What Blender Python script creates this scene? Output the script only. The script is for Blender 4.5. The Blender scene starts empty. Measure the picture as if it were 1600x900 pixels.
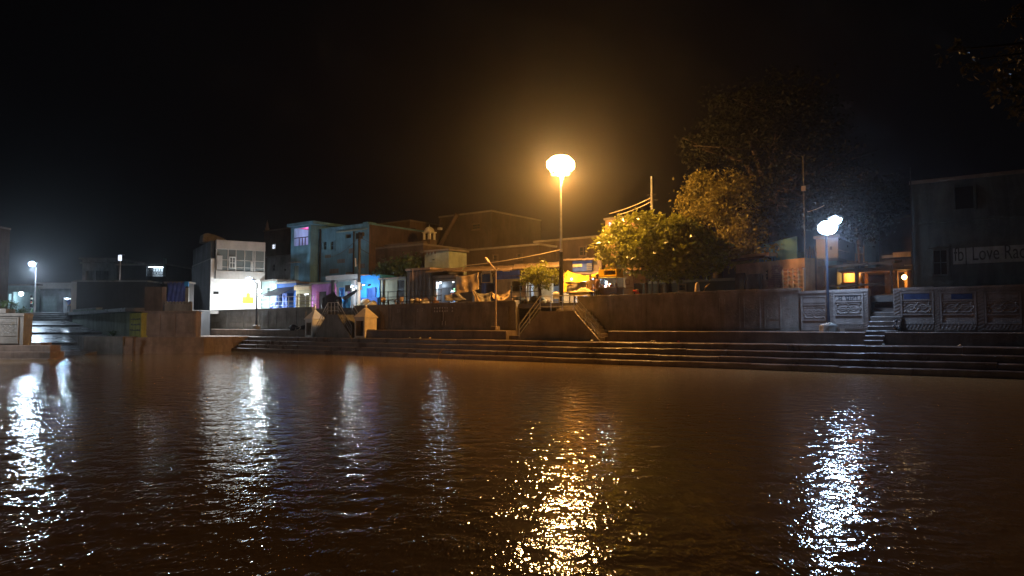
import bpy, bmesh, math, random
from mathutils import Vector, Matrix
random.seed(7)
sc = bpy.context.scene
PI = math.pi
# ---------------------------------------------------------------- camera, world, exposure
F = 1160.0
CAMZ = 2.0
PITCH = math.atan(60 / F)
cam = bpy.data.cameras.new("camera")
cam.sensor_width = 36
cam.lens = F / 1600 * 36
cam.clip_start = 0.1
cam.clip_end = 3000
camo = bpy.data.objects.new("camera", cam)
camo.location = (0, 0, CAMZ)
camo.rotation_euler = (PI / 2 + PITCH, 0, 0)
sc.collection.objects.link(camo)
sc.camera = camo
w = bpy.data.worlds.new("World")
sc.world = w
w.use_nodes = True
wn = w.node_tree.nodes["Background"]
wn.inputs[0].default_value = (0.55, 0.55, 0.75, 1)
wn.inputs[1].default_value = 0.0012
sc.view_settings.view_transform = 'Standard'
sc.view_settings.look = 'None'
sc.view_settings.exposure = 0.5
sc.view_settings.gamma = 1
sc.view_settings.use_curve_mapping = False
sc.cycles.use_denoising = True
sc.cycles.use_adaptive_sampling = False
sc.cycles.denoising_prefilter = 'ACCURATE'
sc.cycles.max_bounces = 5
sc.cycles.volume_bounces = 0
sc.cycles.transparent_max_bounces = 6
sc.cycles.sample_clamp_indirect = 1.5
HAZE = 0.0007
P_SODIUM = 9500.0
P_RIGHT = 850.0
P_MID = 4200.0
P_FAR = 1700.0
SODIUM = (1.0, 0.45, 0.09)
COOL = (0.58, 0.77, 1.0)
WHITE = (0.86, 0.94, 1.0)

# ---------------------------------------------------------------- frames: turn bearings into places on a facade plane
CP, SP = math.cos(PITCH), math.sin(PITCH)


def ray(px, py):
    a, b = (px - 800) / F, (450 - py) / F
    return Vector((a, CP - b * SP, SP + b * CP))


class Fr:
    def __init__(s, ang, ox, oy):
        s.rz = ang
        s.U = Vector((math.cos(ang), math.sin(ang)))
        s.N = Vector((-math.sin(ang), math.cos(ang)))
        s.O = Vector((ox, oy))

    def hit(s, px, py, t):
        d = ray(px, py)
        d2 = Vector((d.x, d.y))
        l = (t + s.N.dot(s.O)) / s.N.dot(d2)
        p = d2 * l
        return s.U.dot(p - s.O), CAMZ + d.z * l

    def S(s, px, t, py=480):
        return s.hit(px, py, t)[0]

    def Z(s, px, py, t):
        return s.hit(px, py, t)[1]

    def W(s, a, t, z):
        p = s.O + s.U * a + s.N * t
        return Vector((p.x, p.y, z))

    def WP(s, px, py, t):
        a, z = s.hit(px, py, t)
        return s.W(a, t, z)


SH = Fr(-math.radians(37.4), 0, 42.77)     # along the long ghat
FN = Fr(0, 0, 0)                           # square-on frame for the far left corner
ST = 3.45                                  # street level
LAND, PLT = 1.17, 1.75                     # landing, plinth
TW = 3.9                                   # face of the retaining wall

# ---------------------------------------------------------------- materials


def nt(m):
    m.use_nodes = True
    return m.node_tree.nodes, m.node_tree.links, m.node_tree.nodes["Principled BSDF"]


def mat(name, col, rough=0.85, var=0.3, scale=1.2, bump=0.25, bscale=14, streak=0.0, metal=0.0, col2=None, spec=0.35, trans=0.0, wet=0.0):
    m = bpy.data.materials.new(name)
    N, L, b = nt(m)
    b.inputs['Roughness'].default_value = rough
    b.inputs['Metallic'].default_value = metal
    b.inputs['Specular IOR Level'].default_value = spec
    g = N.new('ShaderNodeNewGeometry')
    n1 = N.new('ShaderNodeTexNoise')
    n1.inputs['Scale'].default_value = scale
    n1.inputs['Detail'].default_value = 6
    n1.inputs['Roughness'].default_value = 0.65
    L.new(g.outputs['Position'], n1.inputs['Vector'])
    r = N.new('ShaderNodeValToRGB')
    c2 = col2 or [c * (1 - var) for c in col]
    c1 = [min(1, c * (1 + var * 0.6)) for c in col]
    r.color_ramp.elements[0].position = 0.32
    r.color_ramp.elements[1].position = 0.68
    r.color_ramp.elements[0].color = (*c2, 1)
    r.color_ramp.elements[1].color = (*c1, 1)
    L.new(n1.outputs['Fac'], r.inputs[0])
    out = r.outputs[0]
    if streak:
        mp = N.new('ShaderNodeMapping')
        mp.inputs['Scale'].default_value = (0.9, 0.9, 0.16)
        L.new(g.outputs['Position'], mp.inputs[0])
        n2 = N.new('ShaderNodeTexNoise')
        n2.inputs['Scale'].default_value = 1.6
        n2.inputs['Detail'].default_value = 7
        n2.inputs['Roughness'].default_value = 0.7
        n2.inputs['Distortion'].default_value = 0.6
        L.new(mp.outputs[0], n2.inputs['Vector'])
        r2 = N.new('ShaderNodeValToRGB')
        r2.color_ramp.elements[0].position = 0.36
        r2.color_ramp.elements[1].position = 0.66
        v = 1 - streak
        r2.color_ramp.elements[0].color = (v, v, v * 0.95, 1)
        r2.color_ramp.elements[1].color = (1, 1, 1, 1)
        L.new(n2.outputs['Fac'], r2.inputs[0])
        mx = N.new('ShaderNodeMix')
        mx.data_type = 'RGBA'
        mx.blend_type = 'MULTIPLY'
        mx.inputs['Factor'].default_value = 1
        L.new(out, mx.inputs['A'])
        L.new(r2.outputs[0], mx.inputs['B'])
        out = mx.outputs['Result']
    L.new(out, b.inputs['Base Color'])
    if wet:
        rr = N.new('ShaderNodeMapRange')
        rr.inputs['From Min'].default_value = 0.35
        rr.inputs['From Max'].default_value = 0.65
        rr.inputs['To Min'].default_value = max(0.05, rough - wet)
        rr.inputs['To Max'].default_value = rough
        L.new(n1.outputs['Fac'], rr.inputs['Value'])
        L.new(rr.outputs[0], b.inputs['Roughness'])
    if bump:
        n3 = N.new('ShaderNodeTexNoise')
        n3.inputs['Scale'].default_value = bscale
        n3.inputs['Detail'].default_value = 5
        L.new(g.outputs['Position'], n3.inputs['Vector'])
        bp = N.new('ShaderNodeBump')
        bp.inputs['Strength'].default_value = bump
        bp.inputs['Distance'].default_value = 0.04
        L.new(n3.outputs['Fac'], bp.inputs['Height'])
        L.new(bp.outputs[0], b.inputs['Normal'])
    if trans:
        b.inputs['Subsurface Weight'].default_value = 0
    return m


def emit(name, col, s):
    m = bpy.data.materials.new(name)
    N, L, b = nt(m)
    b.inputs['Base Color'].default_value = (*col, 1)
    b.inputs['Emission Color'].default_value = (*col, 1)
    b.inputs['Emission Strength'].default_value = s
    m.cycles.emission_sampling = 'NONE'
    return m


def glassm(name, col, rough=0.12, spec=0.6):
    m = bpy.data.materials.new(name)
    N, L, b = nt(m)
    b.inputs['Base Color'].default_value = (*col, 1)
    b.inputs['Roughness'].default_value = rough
    b.inputs['Specular IOR Level'].default_value = spec
    return m


def leafm(name, col, rough=0.4, spec=0.5):
    m = bpy.data.materials.new(name)
    N, L, b = nt(m)
    g = N.new('ShaderNodeNewGeometry')
    n1 = N.new('ShaderNodeTexNoise')
    n1.inputs['Scale'].default_value = 1.7
    n1.inputs['Detail'].default_value = 3
    L.new(g.outputs['Position'], n1.inputs['Vector'])
    r = N.new('ShaderNodeValToRGB')
    r.color_ramp.elements[0].position = 0.35
    r.color_ramp.elements[1].position = 0.65
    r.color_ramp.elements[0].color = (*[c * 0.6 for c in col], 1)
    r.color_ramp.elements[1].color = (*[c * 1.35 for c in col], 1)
    L.new(n1.outputs['Fac'], r.inputs[0])
    L.new(r.outputs[0], b.inputs['Base Color'])
    b.inputs['Roughness'].default_value = rough
    b.inputs['Specular IOR Level'].default_value = spec
    tr = N.new('ShaderNodeBsdfTranslucent')
    L.new(r.outputs[0], tr.inputs['Color'])
    mx = N.new('ShaderNodeMixShader')
    mx.inputs[0].default_value = 0.3
    L.new(b.outputs[0], mx.inputs[1])
    L.new(tr.outputs[0], mx.inputs[2])
    L.new(mx.outputs[0], N["Material Output"].inputs['Surface'])
    return m


def waterm():
    m = bpy.data.materials.new("muddy_water")
    N, L, b = nt(m)
    b.inputs['Base Color'].default_value = (0.35, 0.255, 0.125, 1)
    b.inputs['Roughness'].default_value = 0.015
    b.inputs['IOR'].default_value = 1.33
    g = N.new('ShaderNodeNewGeometry')

    def noise(sx, sy, scale, det, ang=0.35, dist=0.0):
        mp = N.new('ShaderNodeMapping')
        mp.inputs['Scale'].default_value = (sx, sy, 1)
        mp.inputs['Rotation'].default_value = (0, 0, ang)
        L.new(g.outputs['Position'], mp.inputs[0])
        n = N.new('ShaderNodeTexNoise')
        n.inputs['Scale'].default_value = scale
        n.inputs['Detail'].default_value = det
        n.inputs['Roughness'].default_value = 0.5
        n.inputs['Distortion'].default_value = dist
        L.new(mp.outputs[0], n.inputs['Vector'])
        return n.outputs['Fac']
    h = None
    # long swell, wind ripple, fine chop
    for (sx, sy, s, d, a, amp) in ((0.9, 0.8, 1.2, 1, 0.3, 0.003), (1.2, 0.6, 7.0, 1, 0.12, 0.0033), (1.25, 0.55, 17.0, 1, -0.15, 0.0064)):
        f = noise(sx, sy, s, d, a)
        mu = N.new('ShaderNodeMath')
        mu.operation = 'MULTIPLY'
        mu.inputs[1].default_value = amp
        L.new(f, mu.inputs[0])
        if h is None:
            h = mu.outputs[0]
        else:
            ad = N.new('ShaderNodeMath')
            ad.operation = 'ADD'
            L.new(h, ad.inputs[0])
            L.new(mu.outputs[0], ad.inputs[1])
            h = ad.outputs[0]
    # calmer and rougher patches
    pt = N.new('ShaderNodeMapRange')
    pt.inputs['From Min'].default_value = 0.3
    pt.inputs['From Max'].default_value = 0.7
    pt.inputs['To Min'].default_value = 0.15
    pt.inputs['To Max'].default_value = 2.1
    L.new(noise(1, 1, 2.3, 2), pt.inputs['Value'])
    fin = N.new('ShaderNodeMath')
    fin.operation = 'MULTIPLY'
    L.new(h, fin.inputs[0])
    L.new(pt.outputs[0], fin.inputs[1])
    bp = N.new('ShaderNodeBump')
    bp.inputs['Strength'].default_value = 1.0
    bp.inputs['Distance'].default_value = 1.0
    bp.inputs['Filter Width'].default_value = 0.02
    L.new(fin.outputs[0], bp.inputs['Height'])
    L.new(bp.outputs[0], b.inputs['Normal'])
    return m


M = {}
M['water'] = waterm()
M['street'] = mat('wet_street', (0.13, 0.12, 0.11), 0.5, 0.3, 0.8, 0.3, 9, wet=0.3)
M['step'] = mat('wet_sandstone', (0.17, 0.135, 0.115), 0.5, 0.4, 0.9, 0.6, 7, streak=0.35, wet=0.28, spec=0.5)
M['plinth'] = mat('plinth_stone', (0.22, 0.17, 0.14), 0.65, 0.35, 0.9, 0.5, 8, streak=0.4, wet=0.2)
M['wall'] = mat('weathered_stone', (0.33, 0.29, 0.25), 0.8, 0.4, 0.8, 0.5, 9, streak=0.45)
M['carve'] = mat('carved_stone', (0.36, 0.30, 0.27), 0.8, 0.35, 1.2, 0.4, 16, streak=0.3)
M['grey_carve'] = mat('grey_carved_stone', (0.36, 0.35, 0.33), 0.8, 0.3, 1.2, 0.4, 16, streak=0.3)
M['pink'] = mat('pink_sandstone', (0.29, 0.22, 0.18), 0.8, 0.35, 0.9, 0.4, 9, streak=0.35)
M['conc'] = mat('stained_concrete', (0.27, 0.26, 0.24), 0.85, 0.35, 0.8, 0.4, 10, streak=0.4)
M['greenwall'] = mat('mossy_plaster', (0.24, 0.30, 0.22), 0.85, 0.4, 0.7, 0.4, 10, streak=0.45)
M['yellowpaint'] = mat('faded_yellow_paint', (0.36, 0.36, 0.07), 0.8, 0.35, 1.6, 0.2, 12, streak=0.3)
M['black'] = mat('unlit_black_plaster', (0.03, 0.03, 0.032), 0.9, 0.35, 0.7, 0.3, 9, streak=0.4)  # darkness of unlit house fronts and stairs put into the colour
M['stair'] = mat('pale_brown_stone', (0.42, 0.37, 0.32), 0.8, 0.35, 0.8, 0.5, 9, streak=0.3)
M['dimplaster'] = mat('dim_tan_plaster', (0.085, 0.062, 0.048), 0.9, 0.4, 0.6, 0.3, 9, streak=0.45)  # tan plaster darkened for the weak light on the rear houses
M['white'] = mat('white_limewash', (0.80, 0.80, 0.78), 0.85, 0.12, 0.8, 0.2, 12, streak=0.08)
M['offwhite'] = mat('offwhite_plaster', (0.50, 0.47, 0.44), 0.85, 0.2, 0.8, 0.2, 12, streak=0.2)
M['greyplaster'] = mat('grey_plaster', (0.24, 0.24, 0.25), 0.85, 0.3, 0.7, 0.3, 9, streak=0.45)
M['darkplaster'] = mat('dark_plaster', (0.07, 0.065, 0.065), 0.9, 0.35, 0.7, 0.3, 9, streak=0.4)
M['blueplaster'] = mat('blue_plaster', (0.15, 0.36, 0.54), 0.85, 0.28, 0.6, 0.3, 9, streak=0.35)
M['brightblue'] = mat('bright_blue_paint', (0.03, 0.27, 0.68), 0.75, 0.25, 0.9, 0.2, 12, streak=0.15)
M['deepblue'] = mat('deep_blue_paint', (0.03, 0.09, 0.30), 0.7, 0.3, 1.0, 0.2, 12, streak=0.2)
M['purple'] = mat('mauve_plaster', (0.55, 0.22, 0.55), 0.85, 0.25, 0.9, 0.2, 12, streak=0.25)
M['magenta'] = mat('magenta_plaster', (0.62, 0.07, 0.28), 0.85, 0.2, 1.0, 0.1, 12)
M['teal'] = mat('pale_teal_plaster', (0.34, 0.46, 0.45), 0.85, 0.3, 0.8, 0.25, 11, streak=0.3)
M['beige'] = mat('beige_plaster', (0.40, 0.36, 0.24), 0.85, 0.3, 0.8, 0.3, 11, streak=0.35)
M['tan'] = mat('tan_plaster', (0.17, 0.125, 0.09), 0.85, 0.3, 0.7, 0.3, 10, streak=0.4)
M['brownplaster'] = mat('brown_plaster', (0.13, 0.095, 0.075), 0.88, 0.35, 0.7, 0.4, 9, streak=0.45)
M['palegreen'] = mat('pale_green_plaster', (0.40, 0.47, 0.38), 0.85, 0.3, 0.8, 0.2, 12, streak=0.3)
M['ochre'] = mat('ochre_plaster', (0.55, 0.36, 0.20), 0.9, 0.45, 1.0, 0.5, 8, streak=0.4)
M['brick'] = mat('old_brick', (0.33, 0.17, 0.11), 0.9, 0.45, 2.5, 0.5, 12)
M['marine'] = mat('blue_green_plaster', (0.12, 0.155, 0.165), 0.85, 0.35, 0.45, 0.35, 8, streak=0.5)
M['roof'] = mat('roof_concrete', (0.22, 0.20, 0.18), 0.9, 0.35, 0.8, 0.3, 9)
M['tin'] = mat('rusty_tin', (0.30, 0.22, 0.16), 0.6, 0.45, 1.5, 0.3, 10, metal=0.2)
M['wood'] = mat('dark_wood', (0.12, 0.075, 0.045), 0.7, 0.4, 3, 0.4, 20)
M['lightwood'] = mat('pale_wood', (0.38, 0.26, 0.13), 0.7, 0.35, 3, 0.3, 20)
M['steel'] = mat('galvanised_pipe', (0.55, 0.55, 0.55), 0.35, 0.2, 4, 0.1, 20, metal=0.7)
M['iron'] = mat('dark_iron', (0.05, 0.048, 0.045), 0.6, 0.3, 4, 0.2, 20, metal=0.4)
M['bluepaint'] = mat('blue_pole_paint', (0.025, 0.035, 0.06), 0.6, 0.25, 3, 0.1, 20)
M['cable'] = mat('cable_rubber', (0.05, 0.045, 0.04), 0.5, 0.1, 4, 0, 20)
M['palecable'] = mat('pale_cable', (0.45, 0.38, 0.28), 0.5, 0.1, 4, 0, 20)
M['blacktarp'] = mat('black_tarp', (0.02, 0.02, 0.03), 0.4, 0.3, 2, 0.3, 8)
M['bluetarp'] = mat('blue_tarp', (0.06, 0.10, 0.42), 0.5, 0.35, 2, 0.3, 8)
M['yellowtarp'] = mat('yellow_tarp', (0.70, 0.46, 0.02), 0.55, 0.2, 2, 0.2, 8)
M['tancloth'] = mat('tan_cloth', (0.50, 0.36, 0.20), 0.9, 0.3, 2.5, 0.3, 10)
M['greycloth'] = mat('grey_cloth', (0.22, 0.20, 0.17), 0.9, 0.3, 2.5, 0.3, 10)
M['whitecloth'] = mat('pale_cloth', (0.62, 0.60, 0.50), 0.9, 0.25, 2.5, 0.3, 10)
M['redcloth'] = mat('red_cloth', (0.48, 0.05, 0.02), 0.85, 0.3, 2.5, 0.3, 10)
M['bluecloth'] = mat('blue_cloth', (0.05, 0.08, 0.24), 0.85, 0.3, 2.5, 0.3, 10)
M['whiteplastic'] = mat('white_plastic', (0.75, 0.74, 0.70), 0.4, 0.06, 2, 0, 10)
M['saffron'] = mat('shrine_limewash', (0.72, 0.62, 0.48), 0.8, 0.2, 1.6, 0.2, 12, streak=0.25)
M['shrinewhite'] = mat('white_shrine_paint', (0.78, 0.78, 0.76), 0.8, 0.15, 1.6, 0.2, 12, streak=0.15)
M['glass'] = glassm('window_glass', (0.03, 0.035, 0.04))
M['palegl'] = glassm('dusty_glass', (0.13, 0.15, 0.145), 0.55, 0.15)
M['darkhole'] = mat('black_recess', (0.015, 0.014, 0.014), 0.9, 0.2, 2, 0)  # black stands for the shade inside vents and openings
M['paintw'] = mat('white_paint', (0.72, 0.72, 0.70), 0.8, 0.2, 6, 0)
M['paintd'] = mat('dark_paint', (0.03, 0.035, 0.045), 0.7, 0.3, 6, 0)
M['wornletter'] = mat('worn_letter_paint', (0.025, 0.03, 0.04), 0.85, 0.3, 3.5, 0, col2=(0.10, 0.12, 0.13))
M['bluesign'] = mat('blue_board', (0.05, 0.10, 0.40), 0.6, 0.35, 3, 0)
M['plaque'] = mat('dull_blue_plaque', (0.03, 0.055, 0.15), 0.8, 0.4, 3, 0)
M['signtan'] = mat('tan_board', (0.55, 0.42, 0.26), 0.6, 0.2, 3, 0)
M['skin'] = mat('skin', (0.28, 0.15, 0.09), 0.6, 0.1, 4, 0)
M['hair'] = mat('black_hair', (0.015, 0.012, 0.01), 0.5, 0.1, 6, 0)
M['shirt_y'] = mat('pale_shirt', (0.62, 0.50, 0.28), 0.9, 0.15, 4, 0.2, 12)
M['shirt_d'] = mat('brown_shirt', (0.16, 0.085, 0.05), 0.9, 0.2, 4, 0.2, 12)
M['trouser'] = mat('dark_trousers', (0.05, 0.05, 0.06), 0.9, 0.2, 4, 0.2, 12)
M['bark'] = mat('bark', (0.05, 0.036, 0.027), 0.9, 0.4, 2.5, 0.8, 9)
M['leaf_a'] = leafm('glossy_leaf', (0.22, 0.24, 0.035), 0.28)
M['leaf_b'] = leafm('dull_leaf', (0.24, 0.21, 0.05), 0.5)
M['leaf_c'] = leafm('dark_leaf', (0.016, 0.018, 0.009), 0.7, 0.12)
M['leaf_d'] = leafm('near_leaf', (0.07, 0.065, 0.03), 0.45)
M['leaf_g'] = leafm('green_leaf', (0.07, 0.12, 0.04), 0.45)
M['goods'] = [mat('goods_%d' % i, c, 0.6, 0.1, 4, 0) for i, c in enumerate(((0.5, 0.1, 0.06), (0.6, 0.55, 0.4), (0.1, 0.22, 0.4), (0.55, 0.4, 0.08), (0.05, 0.05, 0.06), (0.15, 0.3, 0.12)))]
M['em_sodium'] = emit('sodium_lamp', (1, 0.58, 0.22), 90)
M['em_white'] = emit('white_led', (0.50, 0.72, 1), 18)
M['em_bulb'] = emit('bulb_glow', (0.85, 0.94, 1), 7)
M['em_dim'] = emit('lit_pane', (0.75, 0.82, 1), 1.1)
M['em_warm'] = emit('warm_bulb', (1, 0.7, 0.3), 8)

# ---------------------------------------------------------------- mesh builder and object helpers
COL = sc.collection


class MB:
    def __init__(s):
        s.v, s.f, s.m = [], [], []

    def add(s, vs, fs, m=0):
        o = len(s.v)
        s.v += [tuple(v) for v in vs]
        s.f += [tuple(i + o for i in f) for f in fs]
        s.m += [m] * len(fs)

    def box(s, x0, x1, y0, y1, z0, z1, m=0):
        s.add([(x0, y0, z0), (x1, y0, z0), (x1, y1, z0), (x0, y1, z0), (x0, y0, z1), (x1, y0, z1), (x1, y1, z1), (x0, y1, z1)],
              [(0, 3, 2, 1), (4, 5, 6, 7), (0, 1, 5, 4), (1, 2, 6, 5), (2, 3, 7, 6), (3, 0, 4, 7)], m)
        return s

    def prism(s, poly, y0, y1, m=0):            # poly in x,z, counter-clockwise seen from -y
        n = len(poly)
        s.add([(x, y0, z) for x, z in poly] + [(x, y1, z) for x, z in poly],
              [tuple(range(n)), tuple(range(2 * n - 1, n - 1, -1))] + [(i, i + n, (i + 1) % n + n, (i + 1) % n) for i in range(n)], m)
        return s

    def slab(s, poly, z0, z1, m=0):             # poly in x,y, counter-clockwise from above
        n = len(poly)
        s.add([(x, y, z1) for x, y in poly] + [(x, y, z0) for x, y in poly],
              [tuple(range(n)), tuple(range(2 * n - 1, n - 1, -1))] + [(i, i + n, (i + 1) % n + n, (i + 1) % n) for i in range(n)], m)
        return s

    def tube(s, pts, r, n=6, m=0, closed=False):
        pts = [Vector(p) for p in pts]
        k = len(pts)
        rs = r if isinstance(r, (list, tuple)) else [r] * k
        vs = []
        for i, p in enumerate(pts):
            if closed:
                d = pts[(i + 1) % k] - pts[i - 1]
            else:
                d = pts[min(i + 1, k - 1)] - pts[max(i - 1, 0)]
            d.normalize()
            a = Vector((0, 0, 1)) if abs(d.z) < 0.9 else Vector((1, 0, 0))
            e = d.cross(a).normalized()
            g = d.cross(e)
            for j in range(n):
                q = 2 * PI * j / n
                vs.append(p + (e * math.cos(q) + g * math.sin(q)) * rs[i])
        fs = []
        for i in range(k if closed else k - 1):
            i2 = (i + 1) % k
            for j in range(n):
                j2 = (j + 1) % n
                fs.append((i * n + j, i2 * n + j, i2 * n + j2, i * n + j2))
        if not closed:
            fs.append(tuple(range(n)))
            fs.append(tuple((k - 1) * n + j for j in range(n - 1, -1, -1)))
        s.add(vs, fs, m)
        return s

    def ball(s, c, r, nu=10, nv=6, m=0, sq=(1, 1, 1), z0=-1.0):
        c = Vector(c)
        vs = []
        for i in range(nv + 1):
            ph = -PI / 2 + PI * i / nv
            if math.sin(ph) < z0:
                ph = math.asin(z0)
            for j in range(nu):
                a = 2 * PI * j / nu
                vs.append(c + Vector((math.cos(ph) * math.cos(a) * r * sq[0], math.cos(ph) * math.sin(a) * r * sq[1], math.sin(ph) * r * sq[2])))
        fs = [(i * nu + j, i * nu + (j + 1) % nu, (i + 1) * nu + (j + 1) % nu, (i + 1) * nu + j) for i in range(nv) for j in range(nu)]
        s.add(vs, fs, m)
        return s

    def facade(s, x0, x1, z0, z1, y0, y1, ops, m=0):
        xs = sorted({x0, x1, *[min(max(o[0], x0), x1) for o in ops], *[min(max(o[1], x0), x1) for o in ops]})
        zs = sorted({z0, z1, *[min(max(o[2], z0), z1) for o in ops], *[min(max(o[3], z0), z1) for o in ops]})
        for i in range(len(xs) - 1):
            cx = (xs[i] + xs[i + 1]) / 2
            st = None
            for j in range(len(zs)):
                solid = False
                if j < len(zs) - 1:
                    cz = (zs[j] + zs[j + 1]) / 2
                    solid = not any(o[0] < cx < o[1] and o[2] < cz < o[3] for o in ops)
                if solid and st is None:
                    st = zs[j]
                if not solid and st is not None:
                    s.box(xs[i], xs[i + 1], y0, y1, st, zs[j], m)
                    st = None
        return s

    def build(s, name, mats, parent=None, smooth=False, bevel=0, loc=None):
        me = bpy.data.meshes.new(name)
        me.from_pydata(s.v, [], s.f)
        if not isinstance(mats, (list, tuple)):
            mats = [mats]
        for m in mats:
            me.materials.append(m)
        me.polygons.foreach_set('material_index', s.m)
        if smooth:
            me.polygons.foreach_set('use_smooth', [True] * len(s.f))
        me.update()
        o = bpy.data.objects.new(name, me)
        COL.objects.link(o)
        if parent:
            o.parent = parent
        if loc is not None:
            o.location = loc
        if bevel:
            b = o.modifiers.new('bevel', 'BEVEL')
            b.width = bevel
            b.segments = 2
            b.limit_method = 'ANGLE'
        return o


def thing(name, label, cat, loc, rz=0.0, group=None, kind=None):
    o = bpy.data.objects.new(name, None)
    o.empty_display_size = 0.2
    COL.objects.link(o)
    o.location = loc
    o.rotation_euler = (0, 0, rz)
    tag(o, label, cat, group, kind)
    return o


def tag(o, label=None, cat=None, group=None, kind=None):
    if label:
        o['label'] = label
    if cat:
        o['category'] = cat
    if group:
        o['group'] = group
    if kind:
        o['kind'] = kind
    return o


def light(name, loc, power, col, radius, parent=None, spot=None, aim=None):
    l = bpy.data.lights.new(name, 'SPOT' if spot else 'POINT')
    l.energy = power
    l.color = col
    l.shadow_soft_size = radius
    if spot:
        l.spot_size = spot
        l.spot_blend = 0.6
    o = bpy.data.objects.new(name, l)
    COL.objects.link(o)
    o.location = loc
    if aim is not None:
        o.rotation_euler = (Vector(aim) - Vector(loc)).to_track_quat('-Z', 'Y').to_euler()
    if parent:
        o.parent = parent
        o.matrix_parent_inverse = Matrix.Translation(parent.location).inverted() if not parent.rotation_euler.z else (Matrix.Translation(parent.location) @ Matrix.Rotation(parent.rotation_euler.z, 4, 'Z')).inverted()
    return o


def textmesh(name, body, size, mats, parent, loc, rot, sx=1.0, ext=0.004):
    c = bpy.data.curves.new(name, 'FONT')
    c.body = body
    c.size = size
    c.extrude = ext
    c.resolution_u = 3
    o = bpy.data.objects.new(name, c)
    COL.objects.link(o)
    bpy.context.view_layer.update()
    me = bpy.data.meshes.new_from_object(o.evaluated_get(bpy.context.evaluated_depsgraph_get()))
    bpy.data.objects.remove(o)
    me.materials.clear()
    me.materials.append(mats)
    t = bpy.data.objects.new(name, me)
    COL.objects.link(t)
    t.parent = parent
    t.location = loc
    t.rotation_euler = rot
    t.scale = (sx, 1, 1)
    return t


def jit(a):
    return random.uniform(-a, a)

# ================================================================ LIGHTS THAT ARE LAMPS come with their lamps below
# ================================================================ THE SETTING
wb = MB()
wb.add([(-260, -60, 0), (200, -60, 0), (200, 82, 0), (-260, 82, 0)], [(0, 1, 2, 3)])
tag(wb.build('water', M['water']), kind='structure')


def V2(v):
    return (v.x, v.y)


gp = [V2(SH.W(95, 4.2, 0)), V2(SH.W(95, 290, 0)), (-250, 290), (-250, 77.4), (-46.8, 77.4), (-45.0, 75.6), (-30.0, 57.6), (-28.3, 58.4), (-28.4, 66.4), V2(SH.W(-36.8, 4.2, 0))]
gb = MB()
gb.slab(gp, ST - 0.3, ST)
tag(gb.build('ground', M['street']), kind='structure')
lb = MB()
lb.slab([(-30.4, 46.3), (-50.6, 77.2), (-250, 77.2), (-250, 46.3)], 2.3, 2.62)
tag(lb.build('bank_ground', M['street']), kind='structure')
pb = MB()
pb.slab([(-60, -60), (60, -60), (60, -6), (-60, -6)], -0.6, 0.55)
pb.slab([(13, -6), (60, -6), (60, 16), (13, 10)], -0.6, 1.2)
tag(pb.build('near_bank_ground', M['street']), kind='structure')

# --- the long flight of ghat steps, stone by stone
SL = SH.S(361, 0, 548)
SR = 46.0
steps = thing('ghat_steps', None, None, SH.W(0, 0, 0), SH.rz, kind='structure')
TZ = [-0.6, 0.29, 0.57, 0.87, LAND]
for i in range(4):
    t0 = 0.42 * i
    t1 = 2.64 if i == 3 else 0.42 * (i + 1) + 0.06
    x = SL + 0.1 * i
    while x < SR:
        ln = random.uniform(2.0, 4.2)
        x2 = min(x + ln, SR)
        dz, dy = jit(0.018), jit(0.028)
        b = MB()
        n = max(2, int((x2 - x) / 0.7))
        g = 0.006
        fr, vs = [], []
        for k in range(n + 1):
            xx = x + g + (x2 - x - 2 * g) * k / n
            ey, ez = jit(0.022), jit(0.014)
            vs += [(xx, t0 + dy + ey * 0.5, TZ[i] - 0.02), (xx, t0 + dy + ey, TZ[i + 1] + dz + ez - 0.035), (xx, t0 + dy + 0.035 + ey, TZ[i + 1] + dz + ez), (xx, t1, TZ[i + 1] + dz * 0.5), (xx, t1, TZ[i] - 0.02)]
        for k in range(n):
            o = k * 5
            for q in range(5):
                q2 = (q + 1) % 5
                fr.append((o + q, o + q2, o + 5 + q2, o + 5 + q))
        fr.append((4, 3, 2, 1, 0))
        fr.append(tuple(n * 5 + q for q in range(5)))
        fr = [tuple(reversed(f)) for f in fr]
        b.add(vs, fr)
        b.build('step_stone', M['step'], steps)
        x = x2
bmb = MB()
bmb.box(SL + 0.4, SR, 0.9, TW + 0.3, -0.6, 0.8)
bmb.build('step_core', M['step'], steps)


def wornbox(b, x0, x1, y0, y1, z0, z1, n, jy=0.012, jz=0.01):
    vs, fr = [], []
    for k in range(n + 1):
        xx = x0 + (x1 - x0) * k / n
        ey, ez = jit(jy), jit(jz)
        vs += [(xx, y0 + ey * .4, z0), (xx, y0 + ey, z1 + ez - .03), (xx, y0 + ey + .03, z1 + ez), (xx, y1, z1), (xx, y1, z0)]
    for k in range(n):
        o = k * 5
        for q in range(5):
            fr.append((o + 5 + q, o + 5 + (q + 1) % 5, o + (q + 1) % 5, o + q))
    fr.append((0, 1, 2, 3, 4))
    fr.append(tuple(n * 5 + q for q in range(4, -1, -1)))
    b.add(vs, fr)


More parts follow.
